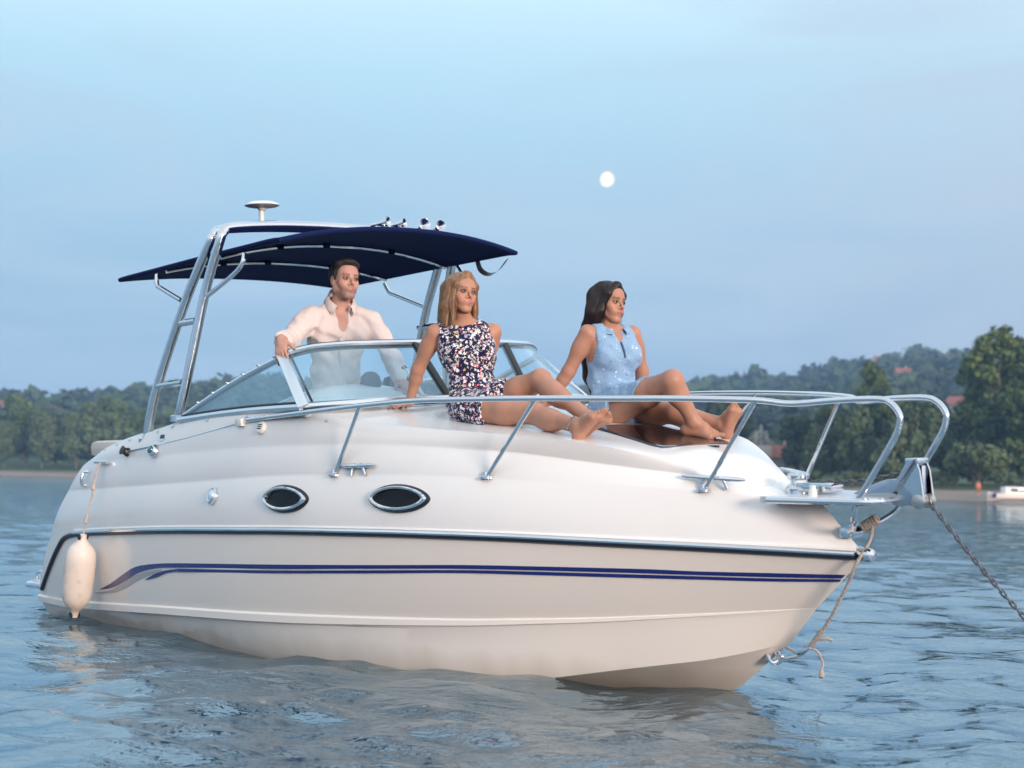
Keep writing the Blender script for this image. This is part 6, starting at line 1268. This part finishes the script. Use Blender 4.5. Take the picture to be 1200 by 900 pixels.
mb = MB(); tube(mb, smooth_path(hk, 5, closed=True), .0075, 8, closed=True); mb.build('snap_hook', M_STEEL, br)
mb = MB(); tube(mb, smooth_path([W(np.array(p)) - b0 for p in ((6.27, 0, .245), (6.25, .03, .20), (6.29, .04, .15), (6.31, 0, .17))], 5), .011, 8); mb.build('shackle', M_STEEL, br)

# moon: a gibbous disc, its left edge in shade
def skydir(px, py): return fw + (px - 600) / 1800 * rt - (py - 450) / 1800 * up
m = bpy.data.materials.new('moonlight'); m.use_nodes = True; t = m.node_tree; t.nodes.clear(); em = t.nodes.new('ShaderNodeEmission'); em.inputs[1].default_value = .88; o_ = t.nodes.new('ShaderNodeOutputMaterial'); t.links.new(em.outputs[0], o_.inputs[0])
tc = t.nodes.new('ShaderNodeTexCoord'); n = t.nodes.new('ShaderNodeTexNoise'); n.inputs['Scale'].default_value = .02; n.inputs['Detail'].default_value = 3; t.links.new(tc.outputs['Object'], n.inputs['Vector']); x = t.nodes.new('ShaderNodeMix'); x.data_type = 'RGBA'; t.links.new(n.outputs[0], x.inputs[0]); x.inputs[6].default_value = (1.35, 1.28, 1.1, 1); x.inputs[7].default_value = (.86, .80, .70, 1); t.links.new(x.outputs[2], em.inputs[0])
md = unit(skydir(711, 210)); mc = np.array([0, 0, CAM_Z]) + md * 12000; rm = 12000 * 9.0 / 1800; mb = MB(); lathe(mb, [(rm*math.sin(a), rm*math.cos(a)) for a in np.linspace(math.pi, 0, 25)], 32)
V = np.concatenate(mb.v); ex = unit(rt*.93 - up*.36); ez = unit(up*.93 + rt*.36); ey = np.cross(ez, ex); V[:, 0] *= np.where(V[:, 0] < 0, .84, 1.0); mb.v = [V @ np.array([ex, ey, ez])]
mo = mb.build('moon', m, loc=mc); tag(mo, 'pale gibbous moon hanging in the evening sky right of the canopy', 'moon')

# white boat drawn up on the far sandbank, and someone standing by it
def far_at(px, off): a = az_of(px); return a, shore_r(a) + off
a, r = far_at(1190, 2.5); wb = empty('moored_cruiser', place(a, r, -.15), math.radians(4)); tag(wb, 'small white cabin boat with blue bow stripe, beached at the right edge', 'motor boat')
mb = MB(); sec = [(-3.0, .1, .05, .95), (-2.2, .55, .0, .85), (-1, .85, .0, .8), (1, .95, .0, .75), (2.6, .9, .0, .75)]
G = np.array([[(x, -b*1.0, t_), (x, -b*.85, .35), (x, 0, z), (x, b*.85, .35), (x, b, t_), (x, 0, t_ + .04), (x, -b, t_)] for x, b, z, t_ in sec]); grid(mb, G); mb.add(G[-1], [tuple(range(6))]); mb.build('hull', M_HULL, wb)
mb = MB(); box(mb, (.3, 0, 1.15), (1.6, .72, .42), bev=.16); cb = mb.build('cabin', M_DECK, wb)
for sg in (1, -1):
    mb = MB(); box(mb, (.1, sg*.725, 1.22), (.75, .02, .14), bev=.03); mb.build('window', M_DARKGLASS, cb); mb = MB(); box(mb, (-2.25, sg*.50, .62), (.42, .05, .24), R=frame_from((0, .2*sg, 1), (1, sg*-.45, 0))); mb.build('bow_stripe', M_STRIPE, wb)
mb = MB(); box(mb, (1.2, 0, 1.72), (1.0, .7, .05), bev=.03); box(mb, (.4, .6, 1.5), (.03, .03, .25)); box(mb, (.4, -.6, 1.5), (.03, .03, .25)); mb.build('sun_roof', M_STRIPE, wb)
def small_person(px, off, label, top, legs):
    a, r = far_at(px, off); o = np.array(place(a, r)); f = Field((-.45, -.35, -.05), (.45, .35, 1.85), .022)
    f.ell((0, 0, 1.62), np.eye(3), (.085, .10, .12), .03); f.cone((0, 0, 1.5), (0, 0, 1.4), .06, .07, .03); f.ell((0, 0, 1.2), np.eye(3), (.19, .12, .28), .06); f.ell((0, 0, .93), np.eye(3), (.17, .13, .14), .06)
    for q in (1, -1): f.cone((q*.19, 0, 1.4), (q*.25, .02, 1.12), .055, .045, .04); f.cone((q*.25, .02, 1.12), (q*.22, -.08, .86), .043, .035, .03); f.cone((q*.09, 0, .9), (q*.11, .02, .48), .085, .06, .05); f.cone((q*.11, .02, .48), (q*.12, 0, .06), .055, .04, .03); f.cone((q*.12, .03, .04), (q*.13, -.14, .03), .04, .035, .03)
    p = nets('person', f, mat('far_skin', (.45, .25, .18), .6), np.zeros(3), None, 1); p.location = o; tag(p, label, 'person')
    f = Field((-.45, -.35, .3), (.45, .35, 1.6), .022); f.ell((0, 0, 1.2), np.eye(3), (.205, .135, .29), .06); f.cone((-.19, 0, 1.4), (.19, 0, 1.4), .07, .07, .05); nets('shirt', f, top, np.zeros(3), p)
    f = Field((-.45, -.35, .3), (.45, .35, 1.6), .022); f.ell((0, 0, .93), np.eye(3), (.185, .145, .14), .06)
    for q in (1, -1): f.cone((q*.09, 0, .9), (q*.11, .02, .5), .10, .085, .05)
    nets('shorts', f, legs, np.zeros(3), p)
small_person(1148, 7, 'tiny figure in an orange top standing on the sandbank left of the white boat', mat('orange_cotton', (.62, .20, .08), .8), mat('rust_cotton', (.35, .13, .08), .8))

# houses on the hills
M_ROOF = mat('clay_tiles', (.34, .105, .06), .8, noise=(1.5, (.24, .08, .05), .4, .6)); M_WALLW = mat('house_render', (.42, .38, .36), .85); M_PANE = mat('house_pane', (.03, .035, .045), .1)
def house(px, dist, w, d, h, label, dz=0.0, wall=M_WALLW, roof=M_ROOF):
    w, d, h, dz = w*.72, d*.72, h*.72, dz*.55 if dist > 400 else dz
    a = az_of(px); hs = empty('hill_house', place(a, dist, dz), math.radians(-a + rng.uniform(-25, 25))); tag(hs, label, 'house', None)
    mb = MB(); box(mb, (0, 0, h/2 - 1), (w/2, d/2, h/2 + 1)); wl_ = mb.build('wall', wall, hs, smooth=False)
    mb = MB(); e = .5; rz = h + d*.42; V = [(-w/2-e, -d/2-e, h-.1), (w/2+e, -d/2-e, h-.1), (w/2+e, d/2+e, h-.1), (-w/2-e, d/2+e, h-.1), (-w/2-e, 0, rz), (w/2+e, 0, rz)]
    mb.add(V, [(0, 1, 5, 4), (2, 3, 4, 5), (1, 2, 5), (3, 0, 4), (3, 2, 1, 0)]); rf = mb.build('roof', roof, hs, smooth=False)
    mb = MB(); box(mb, (w*.22, d*.12, rz - .1), (.35, .35, .9)); mb.build('chimney', wall, rf, smooth=False)
    for i in range(3):
        for zz_ in ([h*.3, h*.72] if h > 5 else [h*.5]):
            mb = MB(); box(mb, ((i - 1)*w*.3, -d/2 - .02, zz_), (.55, .05, .7)); wi = mb.build('window', M_WHITEPL, hs, smooth=False); mb = MB(); box(mb, ((i - 1)*w*.3, -d/2 - .06, zz_), (.42, .03, .57)); mb.build('pane', M_PANE, wi, smooth=False)
for px, dist, w, d, h, dz, lb in [(884, 1100, 22, 12, 9, 7, 'large red-roofed house on the hilltop above the bow rail'), (906, 1080, 11, 9, 6, 7, 'small red-roofed house right of the large hilltop house'), (817, 1050, 16, 10, 6, 7, 'low red-roofed house on the hill crest left of the hilltop tree clump'), (852, 1060, 13, 9, 5, 7, 'low roof half hidden by trees on the hill crest'),
        (940, 1090, 10, 9, 6, 7, 'pale house beside the dark rounded hilltop trees'), (1030, 1080, 9, 9, 7, 7, 'white house high on the crest left of the tall dark grove'), (1059, 700, 9, 8, 7, 7, 'tall narrow red-roofed house on the middle slope'), (1120, 880, 10, 8, 7, 8, 'white house on the upper slope beside the tall poplars'), (1129, 520, 12, 9, 6, 8, 'white house with an orange roof halfway up the slope behind the bow rail'),
        (66, 640, 7, 7, 7, 9, 'orange-roofed house between the tall trees on the left hill'), (10, 700, 9, 8, 6, 8, 'pinkish house at the left picture edge on the hill'), (141, 880, 7, 7, 6, 9, 'small white house on the left ridge beside the stern'), (64, 440, 6, 5, 5, 3, 'pale shed among the willows on the left far bank')]:
    house(px, dist, w, d, h, lb, dz)
a, r = far_at(914, 62); house(914, r, 10, 7, 5.5, 'house with an orange roof beside the steel crane on the right bank', 0)
a, r = far_at(842, 70); house(838, r, 13, 7, 4.6, 'long pale house with a pinkish roof left of the steel crane', 0)
# steel crane standing on the bank
a, r = far_at(893, 46); cr = empty('bank_crane', place(a, r), math.radians(-a + 12)); tag(cr, 'grey steel lattice crane standing on the far bank behind the bow rail', 'crane')
M_CR = mat('weathered_steel', (.33, .34, .36), .6, .3, noise=(2, (.24, .22, .21), .45, .6))
for x in (-1.6, 1.6):
    for y in (-1.4, 1.4):
        mb = MB(); tube(mb, [(x*1.2, y*1.2, -.5), (x*.5, y*.5, 8.4)], .14, 6); mb.build('leg', M_CR, cr)
for z0, z1 in ((.2, 2.6), (2.6, 5.0), (5.0, 7.4)):
    k0, k1 = 1.2 - .7*z0/8.4, 1.2 - .7*z1/8.4
    for y in (-1.4, 1.4):
        mb = MB(); tube(mb, [(-1.6*k0, y*k0, z0), (1.6*k1, y*k1, z1)], .08, 5); tube(mb, [(1.6*k0, y*k0, z0), (-1.6*k1, y*k1, z1)], .08, 5); tube(mb, [(-1.6*k1, y*k1, z1), (1.6*k1, y*k1, z1)], .08, 5); mb.build('brace', M_CR, cr)
mb = MB(); box(mb, (0, 0, 5.0), (1.5, 1.3, .9), bev=.1); mb.build('cab', mat('faded_paint', (.40, .36, .36), .7), cr)
mb = MB(); tube(mb, [(0, 0, 8.4), (2.9, 0, 5.3)], .12, 6); tube(mb, [(0, 0, 8.4), (-2.6, 0, 6.4)], .10, 6); tube(mb, [(0, 0, 6.0), (0, 0, 9.4)], .18, 6); mb.build('jib', M_CR, cr)
mb = MB(); box(mb, (0, 0, .6), (1.2, 1.2, 1.2), bev=.05); mb.build('plinth', mat('rust_concrete', (.32, .24, .18), .9), cr)
# ---------------------------------------------------------------- evening haze over the river
m = bpy.data.materials.new('haze'); m.use_nodes = True; t = m.node_tree; t.nodes.clear()
pv = t.nodes.new('ShaderNodeVolumePrincipled'); pv.inputs['Color'].default_value = (.36, .63, 1.0, 1); pv.inputs['Density'].default_value = .00042; pv.inputs['Anisotropy'].default_value = .0
o_ = t.nodes.new('ShaderNodeOutputMaterial'); t.links.new(pv.outputs[0], o_.inputs['Volume'])
mb = MB(); box(mb, (0, 0, 68), (4300, 4300, 72)); hz_o = mb.build('haze', m, smooth=False); tag(hz_o, kind='stuff')
